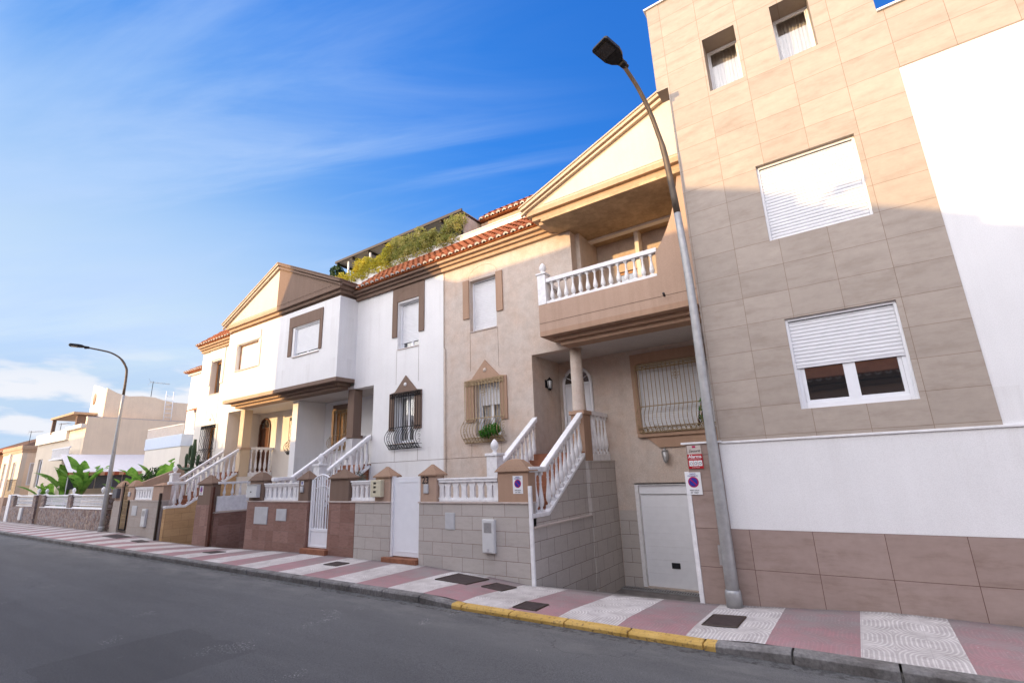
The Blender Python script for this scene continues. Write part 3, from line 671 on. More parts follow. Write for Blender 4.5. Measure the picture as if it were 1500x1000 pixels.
# ------------------------------------------------------------------ terraced houses
FY,BY,KY=12.07,11.21,13.7   # facade, bay and porch back-wall planes
def house(kind,X,s,P,ub,mats,label,xclip=None,num=None):
    """X: outer party line, s=+1 facade extends towards +x. P unit width, ub bay start"""
    wall,trim,iron=mats; strim=CREAM if kind=='sunny' else trim; mx=lambda u_: X+s*u_
    h=root('terraced_house',(X+s*P/2,FY,0),label,'house','terraced houses of one design along the street')
    end=P if xclip is None else (xclip-X)*s
    loggia=(kind=='beige')
    fe=5.11 if loggia else P
    # --- main facade
    m=MB()
    lw=(mx(1.38),mx(2.36),3.2,4.9); uw=(mx(1.2),mx(2.3),6.62,8.41)
    a,b=sorted((mx(0.002),mx(ub+.02)))
    holes=[lw,uw,(mx(3.55),mx(ub+.1),2.55,5.45),(mx(3.55),mx(ub+.1),-1.3,2.55)]
    m.wall(a,b,-.25,9.05,holes,FY,FY+.35)
    if loggia: m.box(mx(ub+.02),mx(fe),FY,FY+.35,5.45,9.05)
    part('facade_wall',m,wall,h)
    # surrounds
    m=MB()
    for (p,q) in ((1.0,1.34),(2.38,2.62)):
        m.box(mx(p),mx(q),FY-.045,FY+.002,3.65,4.98)
    m.prism([(mx(.98),4.98),(mx(2.62),4.98),(mx(2.35),5.02),(mx(1.8),5.58),(mx(1.25),5.02)] ,'y',FY-.045,FY+.002)
    m.box(mx(1.34),mx(2.38),FY-.04,FY+.002,4.9,4.98)
    part('window_surround',m,strim,h,.004)
    m=MB(); m.box(mx(.92),mx(1.18),FY-.045,FY+.002,7.10,8.47); m.box(mx(2.32),mx(2.58),FY-.045,FY+.002,7.10,8.47)
    if kind!='beige': m.box(mx(.92),mx(2.58),FY-.04,FY+.002,8.47,9.03)
    part('window_surround',m,strim,h,.004)
    # hood arch line + round boss
    m=MB(); m.tube([(mx(1.75-.62*cos(pi*k/10)),FY-.042*(kind!='beige'),8.47+.42*sin(pi*k/10)) for k in range(11)],.004,4)
    part('hood_mould',m,LINE if kind=='beige' else trim,h,fix=False)
    m=MB()
    for z_ in (5.25,): m.lathe([(.001,0),(.07,0),(.06,.02),(.001,.025)],n=12); m.xf(Matrix.Translation((mx(1.8),FY-.045,z_))@Matrix.Rotation(R(90),4,'X'))
    part('round_boss',m,wall if kind!='sunny' else trim,h)
    m=MB(); m.box(mx(1.19),mx(2.31),FY-.03,FY+.3,6.585,6.615); m.box(mx(1.36),mx(2.38),FY-.03,FY+.3,3.17,3.2); part('window_sill',m,MARBLE,h,.004)
    for uu in (1.19,2.33):
        part('expansion_joint',MB().box(mx(uu-.005),mx(uu+.005),FY-.003,FY+.001,5.3,6.58),LINE,h); part('expansion_joint',MB().box(mx(uu-.005),mx(uu+.005),FY-.003,FY+.001,2.58,3.0),LINE,h)
    part('expansion_joint',MB().box(mx(0),mx(3.55),FY-.004,FY+.001,2.563,2.576),LINE,h)
    if kind!='sunny': window(h,*uw,FY+.22,shut=.99 if kind=='beige' else .84,mull=1,t=.05)
    else: window(h,*uw,FY+.25,mull=1,t=.05,mat=WOOD)
    if kind=='beige': window(h,*lw,FY+.22,shut=.42,mull=1,t=.05,curtain=True)
    else: window(h,*lw,FY+.22,mull=1,t=.05,curtain=True,mat=PVC if kind=='white' else WOOD)
    grille(h,mx(1.0),mx(2.52),3.0,5.06,FY,iron,diamond=(kind=='sunny'),deco=(kind=='beige'))
    # --- cornice + roof tiles over the facade
    m=MB()
    for (y0,z0_,z1_) in ((FY-.12,9.05,9.18),(FY-.22,9.18,9.28),(FY-.34,9.28,9.37)):
        m.box(mx(.001),mx(ub+.0) if not loggia else mx(4.75),y0,FY+.3,z0_,z1_-.0)
    part('cornice',m,GOLD if kind=='beige' else trim,h,.006)
    rf=rooftiles(h,mx(0.02),mx(4.3 if not loggia else 4.42),FY-.40,9.43,FY+1.0,10.62)
    m=MB(); m.box(mx(.01),mx(P),FY+1.0,FY+1.2,9.0,10.90); m.box(mx(.01),mx(P),FY+.97,FY+1.23,10.90,10.94); part('roof_parapet',m,CREAM if kind!='white' else WHITE,h)
    # --- porch: back wall, soffit, walls
    e2=end-.02
    gd=(mx(5.75),min(mx(8.45),xclip-.02) if xclip else mx(8.45),-1.0,1.62)
    bw=(mx(6.15),mx(8.45),3.05,5.0) if kind=='beige' else (mx(6.6),mx(8.1),3.3,5.05)
    m=MB(); aa,bb=sorted((mx(3.4),mx(e2)))
    dh=(mx(3.72),mx(4.66),2.55,4.78)
    m.wall(aa,bb,-1.3,5.5,[gd,bw,dh],KY,KY+.3); part('porch_back_wall',m,wall,h)
    m=MB(); m.box(mx(3.38),mx(3.55),FY+.35,KY,2.55,5.5); m.box(mx(3.38),mx(3.55),FY+.35,KY,-1.3,2.4); part('porch_side_wall',m,wall,h)
    if kind=='white':
        m=MB(); m.box(-20.28,-19.88,12.3,KY,-1.3,5.45); part('dividing_wall',m,WHITE,h)
    # arched front door
    m=MB(); zc=4.72; cxm=(dh[0]+dh[1])/2; hw=abs(dh[1]-dh[0])/2
    arc=[(cxm+hw*cos(pi*k/14),zc+hw*sin(pi*k/14)) for k in range(15)]
    # filler to make the rectangular head an arch surround
    m.tube([(cxm+hw,KY-.03,2.56)]+[(p[0],KY-.03,p[1]) for p in arc]+[(cxm-hw,KY-.03,2.56)],.05,6)
    df=PVC if kind!='sunny' else DWOOD
    d=part('front_door',m,df,h,fix=False)
    m=MB(); m.box(cxm-hw,cxm+hw,KY+.02,KY+.06,2.56,zc-.03)
    for dx in (-.22,.22): m.box(cxm+dx-.15,cxm+dx+.15,KY+.008,KY+.021,2.8,4.4)
    part('door_leaf',m,df,d,.006)
    m=MB(); m.prism([(cxm+hw*.93*cos(pi*k/14),zc+hw*.93*sin(pi*k/14)) for k in range(15)],'y',KY-.012,KY-.004); part('fanlight',m,GLASS,d)
    m=MB()
    for an in (30,60,90,120,150): m.tube([(cxm,KY-.02,zc),(cxm+hw*.95*cos(R(an)),KY-.02,zc+hw*.95*sin(R(an)))],.012,4)
    m.box(cxm-hw,cxm+hw,KY-.03,KY+.0,zc-.05,zc); part('glazing_bar',m,df,d)
    m=MB(); m.tube([(cxm-.3,KY-.0,3.55),(cxm-.3,KY-.06,3.55),(cxm-.18,KY-.06,3.55)],.012,6); part('door_handle',m,GREYMET,d)
    # porch window
    if kind=='beige': window(h,*bw,KY+.12,shut=.99,mull=1,t=.06)
    else: window(h,*bw,KY+.12,mull=1,t=.06,mat=WOOD,curtain=WOODC)
    if kind=='beige':
        m=MB(); z0_,z1_=3.05,5.0; xa,xb=bw[0],bw[1]
        m.box(xa-.16,xa-.001,KY-.05,KY+.002,3.02,5.01); m.box(xb+.001,xb+.16,KY-.05,KY+.002,3.02,5.01); m.box(xa-.16,xb+.16,KY-.05,KY+.002,5.01,5.31)
        m.box(xa-.12,xb+.16,KY-.12,KY+.002,2.9,3.01); m.prism([(xa+.1,2.9),(xb,2.9),(xb-.35,2.60),(xa+.45,2.60)],'y',KY-.06,KY+.002)
        part('window_surround',m,strim,h,.004)
    else:
        m=MB(); xa,xb=sorted(bw[:2]); m.box(xa-.12,xa-.001,KY-.05,KY+.002,3.28,5.05); m.box(xb+.001,xb+.12,KY-.05,KY+.002,3.28,5.05); m.box(xa-.12,xb+.12,KY-.05,KY+.002,5.051,5.28); part('window_surround',m,strim,h,.004)
    grille(h,bw[0]-.03*s,bw[1]+.03*s,bw[2]-.04,bw[3]+.06,KY-.04,iron if kind!='white' else GOLDIRON,diamond=(kind=='sunny'),bulge=.22)
    m=MB(); m.wall(min(mx(5.24),gd[0]-.002) if s>0 else gd[0]+.002,gd[0]-.002 if s>0 else mx(5.24),-1.2,.93,[],KY-.03,KY-.002); part('wall_skirting',m,RAMPW,h)
    # garage door
    m=MB(); xa,xb=sorted(gd[:2]); n=7; hh=(1.35+1.0)/n
    for i in range(n): m.box(xa,xb,KY+.1,KY+.14,-1.0+i*hh+.006,-1.0+(i+1)*hh-.0); m.box(xa,xb,KY+.108,KY+.12,-1.0+i*hh-.002,-1.0+i*hh+.007); m.box(xa,xb,KY+.097,KY+.101,-1.0+(i+.5)*hh,-1.0+(i+.5)*hh+.006)
    m.box(xa,xb,KY+.06,KY+.12,1.36,1.62)
    gdo=part('garage_door',m,PVC,h,.003)
    m=MB(); m.box(xa-.001,xa+.10,KY-.03,KY+.12,-1.0,1.62); m.box(xa,xb,KY-.0,KY+.12,1.60,1.66); part('door_frame',m,PAINT,gdo)
    m=MB(); m.box(xa+.78,xa+1.0,KY+.085,KY+.1,-.52,-.38); part('door_handle',m,SIGNK,gdo)
    # porch block, floor, pedestal, column, stairs
    m=MB(); m.box(mx(3.55),mx(5.02),FY-.02,KY,-1.2,2.48); part('porch_base',m,RAMPW if kind=='beige' else wall,h)
    m=MB(); m.box(mx(4.70),mx(5.21),FY-.06,KY-.005,-1.19,2.27); m.box(mx(4.68),mx(5.23),FY-.08,KY-.003,2.27,2.31); part('corner_plinth',m,RAMPW if kind=='beige' else wall,h,.004)
    m=MB(); m.box(mx(3.56),mx(5.06),FY-.04,KY-.002,2.482,2.55); part('porch_floor',m,RUST,h)
    m=MB(); m.box(mx(4.72),mx(5.10),FY+.02,FY+.45,2.31,3.55); part('pedestal',m,TAN if kind=='beige' else (WHITE if kind=='white' else COLC),h,.006)
    m=MB(); m.box(mx(4.68),mx(5.14),FY-.02,FY+.49,3.55,3.66); part('pedestal_cap',m,TAN if kind=='beige' else (BROWN if kind=='white' else GOLD),h,.008)
    m=MB()
    if kind=='beige': m.lathe([(.20,3.66),(.19,3.7),(.175,4.2),(.165,5.45)],mx(4.9),FY+.23,0,24); part('column',m,BEIGE,h)
    else: m.box(mx(4.72),mx(5.10),FY+.03,FY+.42,3.66,5.46); part('column',m,BROWN if kind=='white' else COLC,h,.006)
    # small side balustrade
    b_=part('balustrade',MB().box(mx(4.98),mx(5.12),FY+.46,KY-.01,3.56,3.68).box(mx(5.0),mx(5.1),FY+.46,KY-.01,2.31,2.5),PAINT,h,.008)
    balusters(b_,(mx(5.05),FY+.46),(mx(5.05),KY-.01),2.5,2.5,3.56,3.56,5,.95)
    # stair flight
    m=MB(); n=9
    for i in range(n): m.box(mx(3.62),mx(4.98),10.0+i*.226,FY-.03,1.1+i*1.45/n,1.1+(i+1)*1.45/n-.003)
    m.box(mx(3.62),mx(4.98),9.3,10.0,.0,1.1); m.box(mx(3.62),mx(4.98),10.0,FY-.03,.0,1.1); part('stair_flight',m,RUST,h)
    m=MB(); m.prism([(9.26,-1.2),(9.26,1.12),(10.0,1.12),(FY-.03,2.44),(FY-.03,-1.2)],'x',mx(4.98),mx(5.10)); part('stair_side_wall',m,RAMPW if kind=='beige' else (OCHRE if kind=='sunny' else GRANR),h)
    # right (ramp side) balustrade
    for side,uu in (('o',5.04),('i',3.60)):
        bb_=MB(); xx=mx(uu); y0=10.0 if side=='o' else 10.12
        sloped(bb_,(xx,y0),(xx,FY-.05),1.12,1.22,2.42,2.52,.16); sloped(bb_,(xx,y0-.08),(xx,FY-.06),2.10,2.22,3.46,3.60,.17)
        if side=='o': bb_.box(xx-.08,xx+.08,9.24,10.02,1.12,1.22); bb_.box(xx-.085,xx+.085,9.24,9.93,2.08,2.2)
        o=part('balustrade',bb_,PAINT,h,.02)
        balusters(o,(xx,y0+.02),(xx,FY-.08),1.22,2.50,2.12,3.44,9)
        if side=='o': balusters(o,(xx,9.45),(xx,9.9),1.22,1.22,2.08,2.08,2)
        else:
            p_=MB().box(xx-.16,xx+.16,9.88,10.16,.1,2.5).box(xx-.19,xx+.19,9.85,10.19,2.5,2.57); q=part('newel_post',p_,PAINT,h,.008)
            part('finial',MB().add(FIN.v,FIN.f,True).xf(Matrix.Translation((xx,10.02,2.57))),PAINT,q)
    # soffit over porch + stepped moulding
    m=MB(); m.box(mx(3.56),mx(e2+.01),FY+.01,KY+.1,5.456,5.58); m.box(mx(ub+.42),mx(e2+.01),BY+.42,FY+.01,5.456,5.58); part('porch_soffit',m,CEILG if kind!='sunny' else CREAM,h)
    steps=((.40,5.45,5.56),(.27,5.56,5.68),(.13,5.68,5.80))
    m=MB(); top=ub
    for i,(dy,z0_,z1_) in enumerate(((.41,5.452,5.565),(.27,5.565,5.68),(.0,5.68,5.83))):
        dd=dy; m.box(mx(ub+dd),mx(e2),BY+dd-.002*i,FY+.02 if i<2 else FY+.001,z0_,z1_)
    part('stepped_moulding',m,TAN if kind=='beige' else (BROWN if kind=='white' else GOLD),h,.006)
    if not loggia:
        # solid bay
        wn=(mx(5.75),mx(7.55),7.03,8.36) if kind=='white' else (mx(5.48),mx(7.45),7.12,8.40)
        if kind=='white': wn=(-18.75,-17.02,7.06,8.32)
        else: wn=(-23.5,-21.63,7.15,8.40)
        m=MB(); a,b=sorted((mx(ub),mx(P-.001))); m.wall(a,b,5.83,9.1,[wn],BY,BY+.25)
        m.box(mx(ub),mx(ub+.2),BY+.25,FY+.1,5.83,9.1); part('bay_wall',m,WHITE if kind=='white' else CREAM,h)
        xa,xb=wn[0],wn[1]
        m=MB(); m.box(xa-.42 if kind=='white' else xa-.12,xb+.22 if kind=='white' else xb+.16,BY-.04,BY+.002,8.36 if kind=='white' else 8.42,8.85)
        m.box(xa-.42 if kind=='white' else xa-.12,xa-.16 if kind=='white' else xa-.03,BY-.036,BY+.002,7.12,8.36); m.box(xb+.03,xb+.22,BY-.036,BY+.002,7.12,8.36)
        part('window_surround',m,strim,h,.004)
        window(h,*wn,BY+(.10 if kind=='white' else .19),shut=.86 if kind=='white' else .97,mull=1,t=.055,mat=PVC if kind=='white' else WOOD)
        m=MB(); m.box(xa-.05,xb+.05,BY-.05,BY+.1,wn[2]-.04,wn[2]-.002); part('window_sill',m,MARBLE,h,.004)
        m=MB(); m.box(mx(ub+.2),mx(P),BY+.25,FY+.3,8.9,9.0); part('bay_ceiling',m,CEILG,h)
    else:
        # open balcony with arch parapet
        xe=e2
        pts=[(mx(ub),5.83),(mx(ub),6.60),(-3.24,6.60),(-3.22,7.22),(-3.13,7.33),(-3.0,7.52),(-2.87,7.76),(-2.74,8.05),(-2.63,8.36),(-2.54,8.70),(-2.48,9.02),(-2.47,9.10),(xclip-.01,9.10),(xclip-.01,5.83)]
        m=MB(); m.prism(pts,'y',BY,BY+.22); m.box(mx(ub),mx(ub)+.2,BY+.22,FY,5.83,6.60); part('balcony_parapet',m,TAN2,h)
        m=MB(); m.box(mx(ub),xclip-.01,BY-.004,BY,6.05,6.062); part('expansion_joint',m,LINE,h)
        m=MB(); m.box(mx(ub)+.25,-3.20,BY+.02,BY+.2,7.24,7.36); m.box(mx(ub)+.25,-3.25,BY+.02,BY+.2,6.60,6.68)
        m2=MB().box(mx(ub)+.03,mx(ub)+.2,BY+.3,FY,7.24,7.36).box(mx(ub)+.03,mx(ub)+.2,BY+.3,FY,6.6,6.68)
        o=part('balustrade',m,PAINT,h,.012); balusters(o,(mx(ub)+.3,BY+.11),(-3.27,BY+.11),6.68,6.68,7.24,7.24,14,.95)
        o=part('balustrade',m2,PAINT,h,.012); balusters(o,(mx(ub)+.11,BY+.35),(mx(ub)+.11,FY-.03),6.68,6.68,7.24,7.24,3,.95)
        m=MB(); m.box(mx(ub),mx(ub)+.26,BY-.01,BY+.25,6.60,7.5); m.box(mx(ub)-.03,mx(ub)+.29,BY-.04,BY+.28,7.5,7.55); q=part('newel_post',m,PAINT,h,.008)
        part('finial',MB().add(FIN.v,FIN.f,True).xf(Matrix.Translation((mx(ub)+.13,BY+.12,7.55))),PAINT,q)
        m=MB(); m.box(mx(5.11),mx(5.24),FY+.35,KY,5.8,9.1); m.wall(mx(5.11),xclip-.02,5.8,9.1,[(-5.2,-4.5,5.8,8.0)],KY,KY+.2); part('balcony_back_wall',m,BEIGE,h)
        m=MB(); m.box(-4.42,-4.30,KY-.35,KY,5.8,9.1); part('pilaster',m,CREAM,h)
        m=MB(); m.box(mx(ub)+.0,xclip-.02,BY+.22,KY,5.80,5.86); part('balcony_floor',m,RUST,h)
        window(h,-5.2,-4.5,5.86,8.0,KY+.08,mull=0,mat=WOOD)
        m=MB(); m.box(mx(ub)+.30,xclip-.015,BY-.13,KY+.1,9.07,9.16); part('balcony_soffit',m,CEIL,h)
    # pediment with stepped cornice
    apx=mx(P); za=11.62; ze=9.62; ox=.30
    gt=GOLD if kind!='white' else BROWN
    m=MB(); xc0=mx(ub)
    lim=xclip-.012 if xclip else apx
    for dd,z0_,z1_ in ((-.10,9.1,9.22),(.04,9.22,9.36),(.16,9.36,9.5),):
        m.box(xc0-s*dd,lim,BY-dd,FY+.4,z0_,z1_)
    part('cornice',m,gt,h,.006)
    sl=(za-ze)/(P-ub+ox)
    zt=lambda x_: ze+sl*abs(x_-(xc0-s*ox))
    m=MB(); xo=xc0-s*ox
    pt_=PEDC if kind!='white' else BROWN; m.prism([(xo,9.5),(lim,9.5),(lim,zt(lim)),(xo,ze)],'y',BY-.16,FY+1.4); part('pediment',m,pt_,h)
    m=MB(); xi=xc0+s*.45
    ft={'beige':TYMP,'white':BROWN,'sunny':TYMP}[kind]
    m.prism([(xi,9.56),(lim,9.56),(lim,zt(lim)-.32),(xi,max(9.57,zt(xi)-.32))],'y',BY-.172,BY-.16); part('tympanum',m,ft,h)
    m=MB()
    for off,pr in ((.0,.30),(.16,.26)):
        z_a=lambda x_: zt(x_)-off
        m.prism([(xo,ze-off-.0),(lim,z_a(lim)),(lim,z_a(lim)-.10),(xo+s*.2,max(9.5,z_a(xo+s*.2)-.10)),(xo,ze-off-.08)],'y',BY-pr,BY-.16)
    part('raking_cornice',m,pt_,h,.006)
    m=MB(); m.prism([(xo-s*.03,ze+.0),(lim,zt(lim)+.0),(lim,zt(lim)+.04),(xo-s*.03,ze+.04)],'y',BY-.33,FY+1.4); part('pediment_coping',m,pt_,h)
    # body behind
    m=MB(); a_=mx(.15); b_2=mx(end-.03)
    m.wall(min(a_,b_2),max(a_,b_2),9.5,9.0,[],KY,KY+.1) if False else None
    m.box(mx(.05),b_2,KY+4.5,KY+4.7,-1,9.4); m.box(mx(.02),mx(.12),FY+.36,KY+4.5,-.3,9.4); m.box(mx(.05),b_2,FY+.5,KY+4.6,9.3,9.42)
    part('rear_wall',m,wall,h)
    return h
WOODC=plain('amber_blind',(.62,.33,.10),.6,0,.3,.2,.1,9)
TAN2=stucco('salmon_tan_stucco',(.47,.335,.255),.15,120,.45,.08,.06)
hb=house('beige',-11.05,1,9.03,4.40,(BEIGE,TAN,GOLDIRON),'pinkish beige house with open balustraded balcony beside the tiled building',xclip=-1.955)
hw_=house('white',-11.05,-1,9.03,4.70,(WHITE,BROWN,IRON),'white house with dark brown trims and square brown porch pillar')
hs=house('sunny',-29.11,1,9.03,4.68,(CREAM,GOLD,IRON),'sunlit cream house at the left end of the row with golden trims')

# roof storey of the beige house
m=MB(); m.box(-11.0,-2.3,14.5,14.8,10.6,12.0)
part('attic_wall',m,GOLD,hb)
m=MB(); m.box(-11.0,-2.3,14.38,14.5,11.55,11.7); m.box(-11.0,-2.3,14.28,14.5,11.78,11.92); part('attic_cornice',m,GOLD,hb,.005)
rooftiles(hb,-10.98,-2.4,14.15,12.03,15.1,12.80)
m=MB(); m.box(-11.0,-2.3,15.1,15.3,10.6,12.9); m.box(-11.0,-10.8,14.8,15.3,10.6,12.4); part('attic_ridge',m,CREAM,hb)
m=MB(); m.lathe([(.26,0),(.26,.10),(.2,.14),(.05,.16)],n=18); m.xf(Matrix.Translation((-8.95,14.28,11.42))@Matrix.Rotation(R(90),4,'X')); part('round_vent',m,GREYP,hb)
# party downpipe seam between beige and white
m=MB(); m.tube([(-11.0,FY-.03,9.1),(-11.0,FY-.03,6.3),(-10.92,FY-.03,6.2),(-10.92,FY-.03,2.0)],.008,5); solo('wall_cable',m,LINE,(-11,FY,6),'thin dark cable running down the joint of the white and beige houses','cable')
# lanterns
def lantern(x,y,z,label,mat,face='-y',glassm=None):
    l=root('wall_lantern',(x,y,z),label,'lantern')
    mm=Matrix.Translation((x,y,z)) @ (Matrix.Rotation(R(90),4,'Z') if face=='+x' else Matrix.Identity(4))
    m=MB(); m.box(-.05,.05,-.03,0,-.12,.12); m.tube([(0,-.02,.08),(0,-.1,.14),(0,-.14,.10)],.012,6)
    m.lathe([(.10,.08),(.03,.15),(.01,.19)],0,-.14,0,6); m.lathe([(.075,-.16),(.05,-.19),(.015,-.23)],0,-.14,0,6)
    for k in range(6): a=2*pi*k/6; m.tube([(.09*cos(a),-.14+.09*sin(a),.08),(.06*cos(a),-.14+.06*sin(a),-.16)],.007,4)
    m.xf(mm); part('lantern_frame',m,mat,l)
    m=MB(); m.lathe([(.078,.078),(.055,-.155)],0,-.14,0,6); m.xf(mm); part('glass_shade',m,LGREY,l)
lantern(-4.29,KY-.001,2.40,'small grey lantern above the garage door of the beige house',GREYMET)
lantern(-7.498,12.82,4.67,'black box lantern beside the white arched front door',IRON,'+x')
lantern(-25.56,12.77,4.72,'dark lantern on the porch wall of the sunlit house',IRON,'+x')
m=MB(); m.lathe([(.0,0),(.03,0),(.03,.10),(0,.10)],n=10); m.xf(Matrix.Translation((-3.1,BY-.08,6.02))@Matrix.Rotation(R(60),4,'X')); solo('security_camera',m,SIGNK,(-3.1,BY-.08,6.0),'tiny black camera on the balcony parapet of the beige house','camera')

# ------------------------------------------------------------------ garden walls
def pcap(mb,x0,x1,y0,y1,z,h=.28,o=.05,rnd=False):
    x0-=o;x1+=o;y0-=o;y1+=o; cx_,cy_=(x0+x1)/2,(y0+y1)/2; wx,wy=(x1-x0)/2,(y1-y0)/2
    prof=[(1,0),(1,.05),(.72,.5),(.38,.9),(.12,1.0)] if rnd else [(1,0),(1,.12),(.5,.58),(.08,1.0)]
    v=[];
    for k,t_ in prof:
        v+=[(cx_-wx*k,cy_-wy*k,z+h*t_),(cx_+wx*k,cy_-wy*k,z+h*t_),(cx_+wx*k,cy_+wy*k,z+h*t_),(cx_-wx*k,cy_+wy*k,z+h*t_)]
    n=len(prof); f=[(3,2,1,0),(4*n-4,4*n-3,4*n-2,4*n-1)]
    for i in range(n-1):
        for k in range(4): k2=(k+1)%4; f.append((4*i+k,4*i+k2,4*i+4+k2,4*i+4+k))
    mb.add(v,f)
CAPM=stucco('granular_cap',(.34,.225,.155),.2,110,.6,.1,.05)
CAPB=stucco('brown_cap',(.20,.135,.10),.12,110,.5,.1,.05)
def pillar(parent,x0,x1,mat,capm,z0=1.46,z1=2.08,capz=.28,y0=9.2,y1=9.5,rnd=False):
    p=part('pillar',MB().box(x0,x1,y0,y1,z0,z1),mat,parent,.006); c_=MB(); pcap(c_,x0,x1,y0,y1,z1,capz,.05,rnd); part('pillar_cap',c_,capm,p)
def slatbal(parent,x0,x1,n,z0=1.47,z1=2.0,y=9.30,mat=PAINT,back=None):
    m=MB(); m.box(x0,x1,y-.07,y+.07,z1-.09,z1); m.box(x0,x1,y-.05,y+.05,z0,z0+.06); m.box(x0-.02,x1+.02,y-.09,y+.09,z1-.03,z1+.012)
    o=part('balustrade',m,mat,parent,.006); p=(x1-x0)/n; sm=MB(); 
    za,zb=z0+.06-.002,z1-.088
    H=zb-za; hw=p*.26
    sm.prism([(-p/2,0),(p/2,0),(hw,H*.12),(hw,H*.72),(p*.36,H*.84),(p/2,H),(-p/2,H),(-p*.36,H*.84),(-hw,H*.72),(-hw,H*.12)],'y',-.03,.03)
    me=_mesh('baluster',sm,mat)
    for i in range(n+1):
        inst('baluster',me,o,(x0+p*i if 0<i<n else (x0+p*i+(hw*1.0 if i==0 else -hw)),y,za))
    if back:
        part('back_panel',MB().box(x0,x1,y+.035,y+.05,z0+.06,z1-.09),back,o)
# wall of number 23 (beige house)
gw=root('garden_wall',(-8.7,WY,0),'grey granite block wall with tan pillars and white balustrade of house 23','garden wall','front garden walls')
m=MB(); m.box(-9.25,-5.95,9.2,9.44,-.4,1.43); part('block_wall',m,GRANT,gw)
m=MB(); m.box(-11.73,-10.3,9.2,9.44,-.3,1.43); part('block_wall',m,GRANT,gw)
m=MB(); m.box(-9.27,-5.93,9.17,9.47,1.43,1.465); m.box(-11.75,-10.29,9.17,9.47,1.43,1.465); part('coping',m,MARBLE,gw,.005)
pillar(gw,-9.2,-8.66,TAN2,CAPM); pillar(gw,-6.78,-5.96,TAN,CAPM,z1=2.11,rnd=True); pillar(gw,-10.92,-10.32,TAN2,CAPM)
slatbal(gw,-8.62,-6.82,7); slatbal(gw,-12.0+.02,-10.95,5)
g_=part('garden_gate',MB().box(-10.24,-9.27,9.26,9.30,.14,2.07),PVC,gw,.004); g_['label']='solid white metal gate'
part('gate_frame',MB().box(-10.30,-10.24,9.22,9.34,.12,2.10).box(-9.30,-9.25,9.24,9.36,.12,2.08),PAINT,g_,.003)
m=MB(); m.box(-10.16,-9.34,9.25,9.262,.25,.262); m.box(-10.16,-9.34,9.25,9.262,1.94,1.952); part('gate_panel',m,PVC,g_)
part('doorstep',MB().box(-10.5,-9.26,9.1,9.5,-.1,.11),RUST,gw,.008)
# ramp boundary wall running back
m=MB(); m.box(-6.0,-5.88,9.205,13.69,-1.3,.93); part('ramp_wall',m,RAMPW,gw)
m=MB(); m.box(-6.03,-5.85,9.22,13.69,.93,.965); part('ramp_coping',m,MARBLE,gw,.004)
sp_=MB().box(-5.94,-5.86,9.14,9.195,-.18,1.80); solo('gate_post',sp_,PAINT,(-5.9,9.17,0),'slim white steel post at the corner of the garage ramp','post',bevel=.004)
# wall of the white house
gw=root('garden_wall',(-14.5,WY,0),'red brown tiled wall with dark brown pillars in front of the white house','garden wall','front garden walls')
m=MB(); m.box(-17.46,-13.98,9.2,9.44,-.35,1.43); part('tiled_wall',m,GRANR,gw); m=MB(); m.box(-12.93,-11.75,9.2,9.44,-.3,1.43); part('tiled_wall',m,GRANR,gw)
m=MB(); m.box(-17.48,-13.96,9.17,9.47,1.43,1.465); m.box(-12.95,-11.76,9.17,9.47,1.43,1.465); part('coping',m,MARBLE,gw,.005)
pillar(gw,-17.40,-16.55,BROWN,CAPB,z1=2.11,rnd=True); pillar(gw,-14.5,-13.98,BROWN,CAPB); pillar(gw,-12.92,-12.05,BROWN,CAPB)
slatbal(gw,-16.52,-14.54,7,back=PAINT)
gt_=part('garden_gate',MB().box(-13.92,-13.84,9.26,9.32,.16,2.08).box(-12.98,-12.93,9.26,9.32,.16,2.08).box(-13.84,-12.98,9.26,9.32,.16,.22).box(-13.84,-12.98,9.26,9.32,.60,.68),PVC,gw,.004)
gt_['label']='white slatted metal gate with an arched top'
m=MB()
for i in range(7):
    x=-13.84+.86*(i+.5)/7; zt_=2.05+.15*sin(pi*(i+.5)/7); m.box(x-.02,x+.02,9.275,9.305,.68,zt_)
part('gate_bars',m,PVC,gt_)
m=MB(); m.tube([(-13.88+.92*k/10,9.29,2.06+.16*sin(pi*k/10)) for k in range(11)],.025,6); m.box(-13.82,-13.0,9.275,9.295,.22,.60); m.tube([(-13.84+.86*k/8,9.29,1.78+.12*sin(pi*k/8)) for k in range(9)],.012,5); part('gate_panel',m,PVC,gt_)
part('doorstep',MB().box(-14.05,-12.85,9.08,9.5,-.1,.14),RUST,gw,.008)
m=MB(); m.prism([(9.3,-.4),(9.3,1.0),(13.6,1.02),(13.6,-1.3)],'x',-20.02,-19.88); part('ramp_wall',m,GRANR,gw)
m=MB(); m.prism([(9.3,1.0),(9.3,1.04),(13.6,1.06),(13.6,1.02)],'x',-20.05,-19.85); part('ramp_coping',m,MARBLE,gw)
pf=MB().box(-20.0,-19.92,9.36,12.2,1.06,1.6).box(-20.02,-19.90,9.36,12.2,2.04,2.12); o=part('side_balustrade',pf,PAINT,gw,.005)
balusters(o,(-19.96,9.45),(-19.96,12.1),1.6,1.6,2.04,2.04,9,.8)
